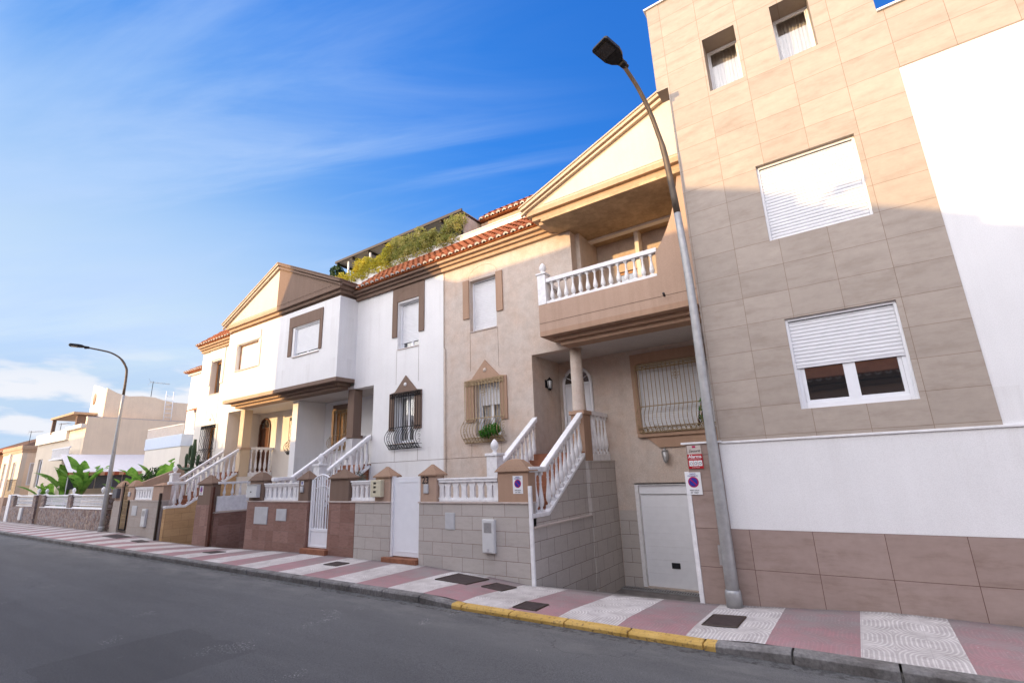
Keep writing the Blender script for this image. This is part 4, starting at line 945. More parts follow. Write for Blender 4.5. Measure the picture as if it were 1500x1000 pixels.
# shared double pillar + wall of the sunny house
gw=root('garden_wall',(-24,WY,0),'grey tiled wall with ochre ramp side and small white panel by the sunlit house','garden wall','front garden walls')
pillar(gw,-21.15,-20.05,BROWN,CAPB,z0=1.3,z1=2.05,capz=.34); m=MB(); m.box(-21.2,-20.03,9.2,9.5,-.4,1.3); part('pillar_base',m,GRANR,gw)
m=MB(); m.box(-27.65,-24.3,9.2,9.44,-.3,1.42); m.box(-29.7,-28.86,9.2,9.5,-.2,1.42); part('tiled_wall',m,GRANG,gw)
m=MB(); m.box(-27.67,-24.28,9.17,9.47,1.42,1.455); part('coping',m,MARBLE,gw,.005)
pillar(gw,-25.35,-24.32,TAN2,CAPM,z1=2.05,capz=.12); pillar(gw,-28.05,-27.4,TAN2,CAPM,z1=2.05,rnd=True); pillar(gw,-29.5,-28.86,TAN2,CAPM,z0=1.42,z1=2.05,rnd=True)
slatbal(gw,-27.36,-25.40,7,back=PAINT)
m=MB(); m.box(-24.22,-24.08,9.25,13.6,-1.3,1.1); part('ramp_wall',m,OCHRE,gw)
m=MB(); m.box(-24.25,-24.05,9.25,13.6,1.1,1.14); m.box(-24.22,-24.08,9.22,9.94,1.14,1.22); part('ramp_coping',m,PAINT,gw,.004)
gt_=part('garden_gate',MB().box(-28.84,-28.80,9.26,9.31,.12,2.25).box(-28.10,-28.06,9.26,9.31,.12,2.25).box(-28.8,-28.1,9.27,9.30,.12,.18).box(-28.8,-28.1,9.27,9.30,2.1,2.14),IRON,gw)
gt_['label']='black wrought iron gate with scrollwork'
m=MB()
for i in range(6): x=-28.74+.58*i/5; m.tube([(x+.02*sin(j*1.3),9.285,.18+j*.16) for j in range(13)],.012,4)
for j in range(6):
    for x in (-28.62,-28.42,-28.24): ring(m,x,9.275,.4+j*.33,.085,.010,10)
part('gate_scrolls',m,GOLDIRON,gt_,fix=False)
m=MB(); m.prism([(9.5,-.2),(9.5,2.0),(12.05,3.05),(12.05,-.2)],'x',-29.3,-29.12); part('side_wall',m,TAN2,gw)
solo('steel_upright',MB().box(-24.40,-24.31,9.10,9.18,-.1,1.75),DARKMET,(-24.35,9.14,0),'narrow dark steel upright at the corner of the ochre ramp wall','post',bevel=.004)
solo('steel_upright',MB().box(-19.98,-19.80,9.12,9.19,-.12,1.95),plain('rust_brown_steel',(.10,.035,.02),.6,.2,.3,.2),(-19.9,9.15,0),'rust brown steel upright beside the broad capped pillar','post',bevel=.004)
# stone wall further on
gw=root('garden_wall',(-36,WY,0),'rubble stone wall with white precast panels before the banana plants','garden wall','front garden walls')
m=MB(); m.box(-41.6,-30.75,9.2,9.5,-.2,1.0); part('stone_wall',m,STONE,gw)
m=MB(); m.box(-41.6,-30.75,9.18,9.52,1.0,1.03); part('coping',m,PAINT,gw)
for x in (-41.55,-36.55,-31.1): pillar(gw,x,x+.55,STONE,PAINT,z0=1.03,z1=1.72,capz=.06); 
def precast(gw,x0,x1):
    m=MB(); m.box(x0,x1,9.28,9.40,1.64,1.72); m.box(x0,x1,9.3,9.38,1.03,1.09); n=int((x1-x0)/.2)
    for i in range(n): ring(m,x0+(x1-x0)*(i+.5)/n,9.34,1.5,.085,.02,10); ring(m,x0+(x1-x0)*(i+.5)/n,9.34,1.24,.085,.02,10)
    m.box(x0,x1,9.31,9.37,1.355,1.385); part('precast_panel',m,PAINT,gw,fix=False)
precast(gw,-41.0,-36.6); precast(gw,-36.0,-31.15)
for x in (-41.3,-36.3,-31.8):
    part('finial',MB().add(FIN.v,FIN.f,True).xf(Matrix.Translation((x,9.35,1.78))@Matrix.Scale(.9,4)),PAINT,gw)
gw=root('garden_wall',(-46,WY,0),'farther rubble stone wall with white post and precast panel','garden wall','front garden walls')
m=MB(); m.box(-50.6,-42.6,9.2,9.5,-.2,1.0); part('stone_wall',m,STONE,gw); m=MB(); m.box(-42.6,-41.65,9.3,9.5,-.2,1.75); part('brown_pier',m,BROWN,gw)
m=MB(); m.box(-49.3,-48.6,9.15,9.5,-.1,1.78); part('white_pier',m,PAINT,gw,.01); precast(gw,-47.6,-43.4)
for x in (-48.5,-43.3): pillar(gw,x,x+.6,STONE,PAINT,z0=1.0,z1=1.72,capz=.06)
part('finial',MB().add(FIN.v,FIN.f,True).xf(Matrix.Translation((-43.0,9.35,1.78))),PAINT,gw)
gw=root('garden_wall',(-75,WY,0),'distant tan garden wall at the far left of the street','garden wall','front garden walls')
part('rendered_wall',MB().box(-110,-50.7,9.2,9.5,-.2,1.6),TAN2,gw)
# garden floors
for i,(a,b) in enumerate(((-17.0,-7.5),(-14.6,-14.6),(-41.5,-24.3))):
    if a!=b: solo('garden_floor',MB().box(a,b,9.44,13.6,-.19,.10),plain('garden_paving',(.30,.25,.21),.9,0,.2,.2,.2,3),(a,9.5,0),kind='structure')

# ------------------------------------------------------------------ boxes, signs on walls
def wallbox(name,x0,x1,z0,z1,mat,label,cat,d=.05,y=9.2,win=False,slot=False,extra=None,lid=True,group=None):
    r_=root(name,((x0+x1)/2,y,(z0+z1)/2),label,cat,group)
    part('body',MB().box(x0,x1,y-d,y-.002,z0,z1),mat,r_,.01)
    if lid: m=MB(); m.box(x0+.02,x1-.02,y-d-.006,y-d-.0,z0+.02,z1-.02); part('door',m,mat,r_,.003)
    if win: part('glass_window',MB().box(x0+.06,x1-.06,y-d-.010,y-d-.006,z0+(z1-z0)*.60,z1-.07),GREYMET,r_); part('latch',MB().box((x0+x1)/2-.03,(x0+x1)/2+.03,y-d-.012,y-d-.005,z0+.03,z0+.09),GREYP,r_)
    if slot: part('slot',MB().box((x0+x1)/2-.06,(x0+x1)/2+.02,y-d-.010,y-d-.006,z0+(z1-z0)*.4,z0+(z1-z0)*.5),SIGNK,r_); part('hood',MB().box(x0-.01,x1+.01,y-d-.03,y-.002,z1,z1+.015),mat,r_,.004)
    if extra: extra(r_,y-d)
    return r_
wallbox('meter_box',-8.37,-8.06,.84,1.22,GREYP,'square grey flush box in the granite wall of house 23','meter box',.015)
wallbox('meter_box',-7.19,-6.86,.40,1.10,LGREY,'tall pale grey meter box with a glass window on the granite wall','meter box',.09,win=True)
wallbox('meter_box',-16.93,-16.12,.73,1.27,GREYP,'larger grey flush box in the red tiled wall','meter box',.02)
wallbox('meter_box',-15.62,-15.05,.86,1.22,GREYP,'smaller grey flush box in the red tiled wall','meter box',.02)
wallbox('meter_box',-27.3,-26.75,.80,1.22,GREYP,'small pale box in the far grey tiled wall','meter box',.02)
wallbox('meter_box',-25.95,-25.55,.38,1.10,LGREY,'upright white meter box on the far grey tiled wall','meter box',.09,win=True)
wallbox('meter_box',-45.6,-45.0,.2,.95,LGREY,'white upright box on the farther stone wall','meter box',.09)
wallbox('mailbox',-17.34,-16.70,1.57,1.98,LGREY,'white mailbox on the broad brown pillar','mailbox',.14,slot=True)
def mb3(r_,y):
    m=MB()
    for z_ in (1.94,1.84,1.72): m.box(-10.85,-10.75,y-.006,y-.002,z_-.03,z_+.02)
    part('slot',m,SIGNK,r_)
wallbox('mailbox',-10.98,-10.56,1.58,2.02,CREAMP,'cream mailbox with three slots beside the solid white gate','mailbox',.12,extra=mb3)
wallbox('mailbox',-29.55,-29.0,1.55,1.98,TARP,'dark mailbox on the far pillar behind the second lamp','mailbox',.14)
wallbox('intercom',-14.38,-14.22,1.72,1.90,GREYP,'small metal intercom on the brown pillar left of the slatted gate','intercom',.04)
wallbox('intercom',-9.08,-8.92,1.66,1.88,GREYP,'grey intercom panel under the house number 23','intercom',.03)
wallbox('intercom',-27.95,-27.75,1.62,1.82,GREYP,'tiny intercom on the pillar beside the wrought iron gate','intercom',.04)
r_=root('sign_plate',(-14.3,WY,2.0),'small white number plate above the intercom on the brown pillar','sign'); part('plate',MB().box(-14.38,-14.24,9.185,9.198,1.93,2.06),SIGNW,r_); part('mark',MB().box(-14.34,-14.28,9.181,9.185,1.96,2.03),BLUE,r_)
solo('house_number',text_mb('23',.24,-9.03,WY-.012,1.90,bold=.003),SIGNK,(-9.03,WY-.01,1.95),'dark metal house number 23 on the tan pillar','house number',fix=False)
def vado(cx_,z0,z1,w_,label,y=WY):
    r_=root('parking_sign',(cx_,y,(z0+z1)/2),label,'sign'); H=z1-z0
    part('plate',MB().box(cx_-w_/2,cx_+w_/2,y-.008,y-.001,z0,z1),SIGNW,r_)
    zc=z0+H*.56; rr=w_*.34
    def disc(r0,yy): 
        m=MB(); m.lathe([(r0,0),(r0,.002)],n=28); return m.xf(Matrix.Translation((cx_,yy,zc))@Matrix.Rotation(R(90),4,'X'))
    part('ring',disc(rr,y-.009),MAGENTA,r_); part('disc',disc(rr*.78,y-.0115),BLUE,r_)
    m=MB(); m.box(-rr*.8,rr*.8,-.001,.001,-rr*.10,rr*.10); m.xf(Matrix.Translation((cx_,y-.0145,zc))@Matrix.Rotation(R(45),4,'Y')); part('slash',m,MAGENTA,r_)
    t1=text_mb('VADO',H*.10,cx_,y-.0105,z1-H*.11); b=text_mb('PERMANENTE',H*.075,cx_,y-.0105,z1-H*.19); t1.add(b.v,b.f); part('heading',t1,BLUE,r_,fix=False)
    t1=text_mb('AVISO GRUA',H*.075,cx_,y-.0105,z0+H*.17); b=text_mb('N° 1327',H*.10,cx_,y-.0105,z0+H*.05); t1.add(b.v,b.f); part('lettering',t1,SIGNK,r_,fix=False)
vado(-2.46,1.61,1.99,.27,'no parking sign below the red alarm notice by the garage',WY-.01)
vado(-6.23,1.64,2.02,.26,'no parking sign on the broad tan pillar of house 23')
vado(-20.9,1.66,2.0,.28,'no parking sign on the broad brown pillar by the red tiled ramp')
al=root('alarm_sign',(-2.39,WY,2.25),'red and beige alarm notice on the brown tiled pier','sign')
y=WY-.01
part('top_plate',MB().box(-2.50,-2.26,y-.008,y-.001,2.30,2.455),SIGNG,al); part('red_plate',MB().box(-2.51,-2.25,y-.009,y-.001,2.05,2.30),RED,al)
part('logo',MB().box(-2.41,-2.35,y-.011,y-.008,2.41,2.445),MAGENTA,al); part('script',text_mb('Securit',.07,-2.38,y-.0105,2.335,shear=.4),SIGNK,al,fix=False)
tt=text_mb('Alarma',.078,-2.38,y-.0105,2.235,bold=.0015); b=text_mb('CONECTADA A CENTRAL',.017,-2.38,y-.0105,2.212); tt.add(b.v,b.f); b=text_mb('AVISO A POLICIA',.017,-2.38,y-.0105,2.065); tt.add(b.v,b.f); part('lettering',tt,SIGNW,al,fix=False)
m=MB()
for k in range(3): m.box(-2.49+k*.077,-2.42+k*.077,y-.011,y-.009,2.095,2.19)
part('pictograms',m,SIGNW,al)
m=MB()
for k in range(3): ring(m,-2.455+k*.077,y-.012,2.14,.022,.004,8)
part('pictogram_lines',m,SIGNK,al)

# ------------------------------------------------------------------ street lamps
def lamp(base,prof,dirv,label,hs=1.0):
    l=root('street_lamp',base,label,'street lamp','curved street lamps'); B=Vector(base); d=Vector((dirv[0],dirv[1],0)).normalized()
    pts=[B+d*s_+Vector((0,0,z)) for s_,z in prof]
    # smooth with catmull
    out=[];rad=[]
    n=len(pts)
    for i in range(n-1):
        p0,p1,p2,p3=pts[max(i-1,0)],pts[i],pts[i+1],pts[min(i+2,n-1)]
        for k in range(4):
            t_=k/4; out.append(.5*((2*p1)+(p2-p0)*t_+(2*p0-5*p1+4*p2-p3)*t_*t_+(3*p1-3*p2+p3-p0)*t_**3))
    out.append(pts[-1])
    ztop=max(p.z for p in out)
    for p in out: k=(p.z-B.z)/(ztop-B.z); rad.append(.105-.055*min(1,k)-(.010 if (p-B-Vector((0,0,p.z-B.z))).length>.3 else 0))
    split=[i for i,p in enumerate(out) if p.z-B.z>.7*(ztop-B.z)][0]
    m=MB(); m.tube(out[:split+1],rad[:split+1],16); m.lathe([(.125,0),(.125,.22),(.112,.26)],B.x,B.y,B.z,16); m.box(B.x-.13,B.x-.085,B.y-.05,B.y+.02,B.z+.62,B.z+.92)
    part('pole',m,GREYMET,l)
    m=MB(); m.tube(out[split:],[r*.98 for r in rad[split:]],12); part('arm',m,plain('brown_arm',(.11,.085,.065),.5,.3,.4,.2),l)  # arm is browner and darker than the pole
    e=out[-1]; t_=(out[-1]-out[-3]).normalized(); tt_=Vector((d.x,d.y,max(-.1,t_.z*.35))).normalized(); side=Vector((-d.y,d.x,0)); up=tt_.cross(side); up=up if up.z>0 else -up
    Mx=Matrix((tt_,side,up)).transposed().to_4x4(); Mx.translation=e
    # tapered flat head: outline in (forward, side)
    ol=[(-.06,.05),(.06,.075),(.15,.15),(.28,.20),(.62,.20),(.66,.17)]
    k=hs; vb=[(x*k,-w_*k,-.02) for x,w_ in ol]+[(x*k,w_*k,-.02) for x,w_ in reversed(ol)]
    n=len(vb); vt=[(x*.98,y_*.9,.09 if .1<x<.64 else .06) for x,y_,_ in vb]
    m=MB(); m.add(vb+vt,[list(range(n)),list(range(2*n-1,n-1,-1))]+[(i,i+n,(i+1)%n+n,(i+1)%n) for i in range(n)]); m.xf(Mx)
    hd=part('lamp_head',m,LAMPBLK,l,.012)
    m=MB(); m.box(.34*k,.58*k,-.15*k,.15*k,-.035,-.02); m.xf(Mx); part('lens',m,plain('lamp_lens',(.02,.02,.022),.25,0,.5,.02),hd)
    m=MB(); m.tube([(-.12,0,0),(.06,0,0)],.062,10); m.box(-.03,.05,-.02,.10,-.08,-.02); m.xf(Mx); part('clamp',m,LAMPBLK,hd)
lamp((-2.02,9.03,-.10),[(0,0),(0,3),(0,5.3),(.09,6.97),(.23,8.21),(.39,8.76),(.56,9.17),(.80,9.55),(1.04,9.80),(1.20,9.95)],(-.40,-1),'tall grey curved street lamp in the foreground by the tiled building',1.0)
lamp((-30.42,9.1,0),[(0,0),(0,4),(0,6.6),(.02,7.7),(.10,8.08),(.37,8.49),(.77,8.74),(1.19,8.84),(1.8,8.93)],(-.40,-1),'farther curved street lamp by the rubble stone wall',1.0)

lamp((-4.15,-1.35,0),[(0,0),(0,5),(.02,7.0),(.08,7.6),(.32,8.02),(.75,8.18),(1.3,8.12)],(1.15,1.35),'street lamp on the opposite pavement whose shadow falls on the upper shutter',1.0)

# ------------------------------------------------------------------ foliage
def leafcloud(mb,fn,n,size,asp=2.2):
    for _ in range(n):
        c_=fn(); a=Vector((random.gauss(0,1),random.gauss(0,1),random.gauss(0,1))).normalized(); b=a.cross(Vector((random.gauss(0,1),random.gauss(0,1),random.gauss(0,1)))).normalized()
        s_=size*random.uniform(.6,1.3); w_=s_/asp; nrm=a.cross(b)*s_*.15
        mb.add([c_-a*s_/2,c_+b*w_/2+nrm,c_+a*s_/2,c_-b*w_/2+nrm],[(0,1,2,3)],False)
def blobs(cs):
    tot=sum(r_**2 for _,r_ in cs)
    def fn():
        k=random.uniform(0,tot)
        for c_,r_ in cs:
            k-=r_**2
            if k<=0: break
        d=Vector((random.gauss(0,1),random.gauss(0,1),random.gauss(0,1))).normalized()*r_*random.uniform(.5,1.05)
        return Vector(c_)+d
    return fn
def shrub(name,base,cs,n,size,mat,label,cat,asp=2.2,stems=4,group=None,stemr=.02):
    r_=root(name,base,label,cat,group)
    m=MB(); leafcloud(m,blobs(cs),n,size,asp); part('foliage',m,mat,r_,fix=False)
    m=MB(); B=Vector(base)
    for c_,rr in cs[:stems]:
        c_=Vector(c_); mid=(B+c_)/2+Vector((random.uniform(-.06,.06),random.uniform(-.06,.06),.05)); m.tube([B,mid,c_],[stemr,stemr*.7,stemr*.3],5)
    part('stems',m,BARK,r_)
random.seed(11)
# terrace hedge of the white house
TY=13.3
def hedge(x0,x1,zlo,ztop,y,rr):
    cs=[];x=x0
    while x<x1:
        k=(x-x0)/(x1-x0); zt_=ztop(k)
        z=zlo
        while z<zt_: cs.append(((x+random.uniform(-.1,.1),y+random.uniform(-.15,.1),z+random.uniform(-.06,.06)),rr*random.uniform(.7,1.15))); z+=rr*1.1
        x+=rr*1.1
    return cs
TG='plants along the roof terrace of the white house'
shrub('terrace_shrub',(-17,TY,10.8),hedge(-18.6,-15.1,10.85,lambda k:11.25+.42*k,TY-.22,.24),6500,.09,LYEL,'yellow green hedge at the left part of the roof terrace','shrub',1.8,group=TG)
shrub('terrace_shrub',(-13.9,TY,10.8),hedge(-15.1,-13.0,10.85,lambda k:11.65+.25*k,TY-.2,.25),5200,.10,LGRN,'loose mixed green climber in the middle of the roof terrace','shrub',2.2,group=TG)
shrub('terrace_shrub',(-12.3,TY,10.8),hedge(-13.1,-11.15,10.9,lambda k:11.62+.15*k,TY-.2,.25),4400,.10,LGRN,'tall tangled climber at the right end under the terrace pergola','shrub',2.4,group=TG)
shrub('terrace_shrub',(-18.9,TY,10.8),[((-19.0,TY-.1,11.1),.38),((-18.9,TY-.1,11.55),.36),((-19.3,TY-.1,10.95),.25),((-18.6,TY,11.2),.30)],1500,.15,LDRK,'dark round leafy bush at the left end of the roof terrace','shrub',1.7,group=TG)
# pergola
pg=root('pergola',(-15,14.2,10.6),'flat slatted pergola roof above the planted terrace of the white house','pergola')
m=MB(); m.box(-19.0,-11.12,13.2,15.2,12.08,12.13); part('roof_panel',m,plain('pergola_panel',(.50,.40,.27),.8,0,.2,.2,.1,3),pg)
m=MB(); m.box(-19.05,-11.08,13.14,13.2,12.05,12.16); m.box(-19.05,-11.08,15.2,15.26,12.05,12.16)
for i in range(8): x=-19.0+i*1.12; m.box(x,x+.07,13.2,15.2,11.97,12.08)
m.box(-19.0,-11.1,14.15,14.22,11.95,12.06)
part('beam',m,DARKMET,pg)
for i in range(5): x=-18.2+i*1.55; part('post',MB().box(x-.035,x+.035,13.26,13.33,10.9,11.97),PAINT,pg)
part('side_screen',MB().box(-11.18,-11.1,13.35,15.2,10.6,12.05),BEIGE,pg)
# banana plants
def banana(base,n,h,L_,label,seed,lean=0):
    random.seed(seed); r_=root('banana_plant',base,label,'plant','banana plants behind the garden walls'); B=Vector(base); lv=MB(); st=MB()
    for i in range(n):
        az=2*pi*i/n+random.uniform(-.4,.4); e=random.uniform(1.05,1.5); l_=L_*random.uniform(.75,1.15); w_=l_*.145
        d=Vector((cos(az),sin(az),0)); o=B+d*.10+Vector((lean*.3,0,h*random.uniform(.75,1)))
        pts=[];p=o;ang=e; seg=12
        for k in range(seg+1): pts.append(p.copy()); p=p+(d*cos(ang)+Vector((0,0,1))*sin(ang))*l_/seg; ang-=random.uniform(.02,.11)
        side=Vector((-d.y,d.x,0)); vs=[];fs=[]
        for k,q in enumerate(pts):
            t_=k/seg; ww=w_*(sin(pi*min(1,(t_*.92+.10)))**.6) if t_>.08 else .03
            ww*=random.uniform(.82,1.05) if k>2 else 1
            vs+=[q-side*ww+Vector((0,0,ww*.45)),q,q+side*ww+Vector((0,0,ww*.45))]
        for k in range(seg):
            if random.random()>.13: fs.append((3*k,3*k+1,3*k+4,3*k+3))
            if random.random()>.13: fs.append((3*k+1,3*k+2,3*k+5,3*k+4))
        lv.add(vs,fs,True); st.tube([B+Vector((random.uniform(-.05,.05),random.uniform(-.05,.05),0)),o,pts[3]],[.07,.045,.02],6)
    part('leaves',lv,LBAN,r_,fix=False); part('stalks',st,STEM,r_)
banana((-39.3,10.4,.1),11,1.9,2.2,'tall banana plant right of centre behind the stone wall',1)
banana((-42.8,10.6,.1),12,1.6,2.4,'broad banana plant in the middle of the far garden',2)
banana((-46.0,10.5,.1),9,1.0,2.0,'low banana plant at the left of the far garden',3)
banana((-41.2,10.0,.1),7,1.0,1.3,'young banana plant between the taller ones',8)
banana((-32.0,10.6,.1),9,1.2,1.9,'banana plant right of the far street lamp',4)
banana((-30.4,11.2,.1),11,1.5,2.1,'banana plant beside the sloped tan side wall',5)
random.seed(5)
shrub('garden_shrub',(-31.2,11.0,.1),[((-31.2,11,2.2),.5),((-30.7,11.1,2.5),.45),((-31.8,10.9,2.1),.4),((-30.4,11,2.2),.4)],900,.16,LDRK,'dark bushy shrub between the banana plants by the side wall','shrub')
shrub('garden_shrub',(-13.1,10.2,.1),[((-13.2,10.2,1.95),.28),((-12.9,10.2,2.05),.25),((-13.5,10.2,1.9),.2),((-12.65,10.2,1.9),.2)],900,.11,LOLV,'grey green olive shrub behind the white balustrade panel','shrub',4.5)
shrub('window_plant',(-9.05,FY-.2,3.1),[((-9.05,FY-.2,3.32),.20),((-8.8,FY-.2,3.35),.18),((-9.25,FY-.2,3.25),.14)],900,.12,LFERN,'green fern in the window grille of the beige house','plant',4)
shrub('window_plant',(-3.3,KY-.2,3.1),[((-3.16,KY-.2,3.3),.10),((-3.12,KY-.22,3.55),.09),((-3.14,KY-.22,3.75),.06)],90,.11,LFERN,'sparse climbing plant in the big shuttered porch window grille','plant',2.5)
# cactus
cc=root('cactus',(-26.3,11.0,.1),'tall dark columnar cactus in front of the shaded wall','cactus')
def stemc(mb,p0,p1,r0,bend=None):
    P0,P1=Vector(p0),Vector(p1); n=8; pts=[];rd=[]
    for k in range(n+1):
        t_=k/n; q=P0.lerp(P1,t_)
        if bend: q=P0.lerp(Vector(bend),min(1,t_*2.4)) if t_<.42 else Vector(bend).lerp(P1,(t_-.42)/.58)
        pts.append(q); rd.append(r0*(.8+.2*sin(t_*9))*(1 if t_<.9 else .55))
    mb.tube(pts,rd,8)
m=MB(); stemc(m,(-26.3,11,.1),(-26.25,11,4.15),.12); part('trunk',m,CACT,cc)
for a_ in (((-26.3,11,2.5),(-26.95,11,3.5),(-26.9,11,2.65)),((-26.3,11,2.75),(-27.7,10.95,3.0),(-27.3,11,2.8)),((-26.3,11,3.0),(-26.72,11.05,3.9),(-26.7,11,3.15)),((-26.28,11,2.7),(-25.7,11,3.4),(-25.75,11,2.8))):
    m=MB(); stemc(m,a_[0],a_[1],.085,a_[2]); part('arm',m,CACT,cc)

# ------------------------------------------------------------------ neighbours further left
nh=root('terrace_house',(-34,13.6,0),'small white house with roof terrace and pale blue parapet','house')
m=MB(); m.wall(-34.1,-29.3,0,8.7,[(-32.9,-32.1,5.2,6.2)],13.6,13.9); m.box(-34.1,-33.9,13.9,19,0,8.7); part('facade_wall',m,WHITE,nh)
m=MB(); m.box(-34.3,-29.0,13.48,13.65,8.70,8.82); part('cornice',m,CREAM,nh); rooftiles(nh,-34.4,-29.0,13.3,8.9,14.3,9.5,.27)
window(nh,-32.9,-32.1,5.2,6.2,13.7,mull=1)
m=MB(); m.prism([(13.6,6.45),(13.2,6.32),(13.2,6.38),(13.6,6.56)],'x',-33.2,-31.9); part('window_hood',m,CLAY,nh)
m=MB(); m.box(-37.5,-32.4,12.85,17,0,4.22); part('terrace_block',m,CREAM,nh)
m=MB(); m.box(-37.55,-32.36,12.8,17,4.22,4.92); part('terrace_parapet',m,plain('pale_blue_fascia',(.58,.66,.78),.6,0,.3,.05),nh)
m=MB(); m.box(-37.5,-32.4,12.84,12.87,5.50,5.53); m.box(-32.42,-32.39,12.84,13.6,5.50,5.53)
for i in range(40): x=-37.5+5.1*i/39; m.box(x-.008,x+.008,12.85,12.865,4.9,5.5)
for i in range(8): yy=12.85+.75*i/7; m.box(-32.41,-32.4,yy-.008,yy+.008,4.9,5.5)
part('railing',m,PAINT,nh)
# far side-wall house with tower and awning
fh=root('far_house',(-46,10.7,0),'peach rendered house whose long blank side wall faces the garden','house')
m=MB(); m.box(-41.8,-41.5,10.7,19,0,6.58); part('side_wall',m,FARW,fh)
m=MB(); m.wall(-52,-41.8,0,5.9,[(-51.0,-49.9,2.2,4.2),(-44.6,-43.2,2.4,4.3)],10.7,11.0); m.box(-52,-41.8,10.9,19,5.7,5.9); m.box(-52,-51.7,11,19,0,5.9); part('front_wall',m,FARC,fh)
window(fh,-51.0,-49.9,2.2,4.2,10.8,mull=1); window(fh,-44.6,-43.2,2.4,4.3,10.8,mull=1)
m=MB(); m.box(-41.81,-41.49,10.68,19,6.58,6.64); part('coping',m,MARBLE,fh)
m=MB(); pts=[(11.7,5.9),(11.7,8.75),(12.3,8.45),(13.0,8.28),(13.8,8.38),(14.6,8.36),(15.2,8.2),(15.9,8.1),(17.6,8.1),(17.6,5.9)]
m.prism(pts,'x',-42.6,-42.35); part('tower_side_wall',m,FARW,fh)
m=MB(); m.prism([(-45.3,5.9),(-45.3,9.3),(-44.4,9.1),(-43.4,8.8),(-42.6,8.72),(-42.6,5.9)],'y',11.7,11.95); m.lathe([(.28,0),(.28,.05)],n=16) if False else None; part('tower_front',m,CREAM,fh)
m=MB(); m.lathe([(.001,0),(.30,0),(.30,.02),(.001,.02)],n=20); m.xf(Matrix.Translation((-44.6,11.69,8.2))@Matrix.Rotation(R(90),4,'X')@Matrix.Diagonal((1,1.4,1,1))); part('oval_window',m,TAN,fh)
m=MB(); m.box(-48.6,-43.4,10.4,12,6.95,7.1); part('balcony_canopy',m,GOLD,fh)
m=MB(); m.box(-48.5,-48.35,10.5,10.7,5.9,6.95); m.box(-44.0,-43.7,10.7,12,5.9,6.95); part('canopy_post',m,BROWN,fh)
m=MB(); m.box(-52.1,-44.8,10.55,10.7,5.3,6.05); m.box(-44.8,-41.6,10.45,10.7,5.9,6.15); part('terrace_parapet',m,CREAM,fh)
m=MB()
for i in range(22): x=-45.2+3.4*i/21; m.box(x-.03,x+.03,10.1,10.14,4.0,4.62)
m.box(-45.3,-41.6,10.08,10.16,4.6,4.68); m.box(-45.3,-41.6,10.0,10.7,3.9,4.0); part('balcony_railing',m,PAINT,fh)
aw=root('awning',(-40.6,12,3.5),'white sloping awning with orange and white striped valance','awning')
m=MB(); m.prism([(-41.5,4.12),(-39.4,2.98),(-39.4,3.0),(-41.5,4.16)],'y',9.7,14.2); part('cloth',m,AWN,aw)
def stripes():
    m=NT('striped_valance',.8,.2); _,_,sp=m.uv(); k=m.math('LESS_THAN',m.math('FRACT',m.math('MULTIPLY',sp.outputs[1],2.0)),.5); m.col(m.mix(k,(.62,.35,.2),(.42,.10,.05))); return m.m
m=MB(); m.box(-39.41,-39.39,9.7,14.2,2.78,2.99); part('valance',m,stripes(),aw)
m=MB(); 
for i in range(3): m.box(-39.8,-39.76,9.8+i*1.4,11.15+i*1.4,2.0,2.8)
part('side_curtain',m,TARP,aw)
m=MB(); 
for yy in (9.8,12,14.1): m.tube([(-39.6,yy,.1),(-39.6,yy,2.9)],.03,6)
part('post',m,GREYMET,aw)
ld=root('ladder',(-42.2,15.6,6.4),'white metal ladder leaning on the far roof tower','ladder')
m=MB()
for yy in (15.3,15.8): m.tube([(-42.15,yy,6.3),(-42.3,yy,8.9)],.03,6)
part('rails',m,PAINT,ld); m=MB()
for i in range(7): m.tube([(-42.17-.02*i,15.3,6.6+i*.32),(-42.17-.02*i,15.8,6.6+i*.32)],.02,5)
part('rungs',m,PAINT,ld)
def antenna(x,y,z,h_,label,al=0):
    a=root('antenna',(x,y,z),label,'antenna','television aerials on the roofs'); part('mast',MB().tube([(x,y,z),(x,y,z+h_)],.02,6),IRON,a)
    m=MB(); d=Vector((cos(al),sin(al),0)); s_=Vector((-d.y,d.x,0)); c_=Vector((x,y,z+h_-.08))
    m.tube([c_-d*.2,c_+d*1.1],.012,5)
    for k in range(8): q=c_+d*(-.1+k*.16); m.tube([q-s_*.22,q+s_*.22],.007,4); m.tube([q+Vector((0,0,-.08)),q+Vector((0,0,.08))],.006,4)
    for q_ in (-.25,.25): m.tube([c_-d*.15,c_-d*.3+Vector((0,0,q_))],.008,4)
    part('aerial',m,GREYMET,a)
antenna(-42.4,14.37,8.1,1.45,'television aerial on the peach roof tower',pi/2)
antenna(-55,12.5,5.9,1.5,'aerial above the far brown tiled roof',0.3); antenna(-64,12.5,6.2,1.2,'small aerial at the far left skyline',0.6)
# cream flat-top house
ch=root('cream_house',(-56,10.5,0),'low cream house with a flat moulded cornice and white window frames','house')
m=MB(); m.wall(-60,-54,0,5.15,[(-59.2,-58.2,2.0,4.2),(-56.2,-55.2,2.0,4.2)],10.3,10.6); part('front_wall',m,FARC,ch)
m=MB(); m.wall(10.6,14,0,5.15,[(10.85,11.4,2.4,4.1),(12.3,13.2,1.6,3.7)],-54.3,-54,'x'); part('side_wall',m,FARW,ch)
m=MB(); m.box(-60.1,-53.9,10.2,14,5.15,5.45); m.box(-60.05,-53.95,10.25,14,4.9,5.15); part('cornice',m,GOLD,ch,.01)
m=MB(); m.box(-57.4,-56.9,10.15,10.3,0,4.9); part('pilaster',m,CREAM,ch)
window(ch,-59.2,-58.2,2.0,4.2,10.4,mull=1,curtain=True); window(ch,-56.2,-55.2,2.0,4.2,10.4,mull=1,curtain=True)
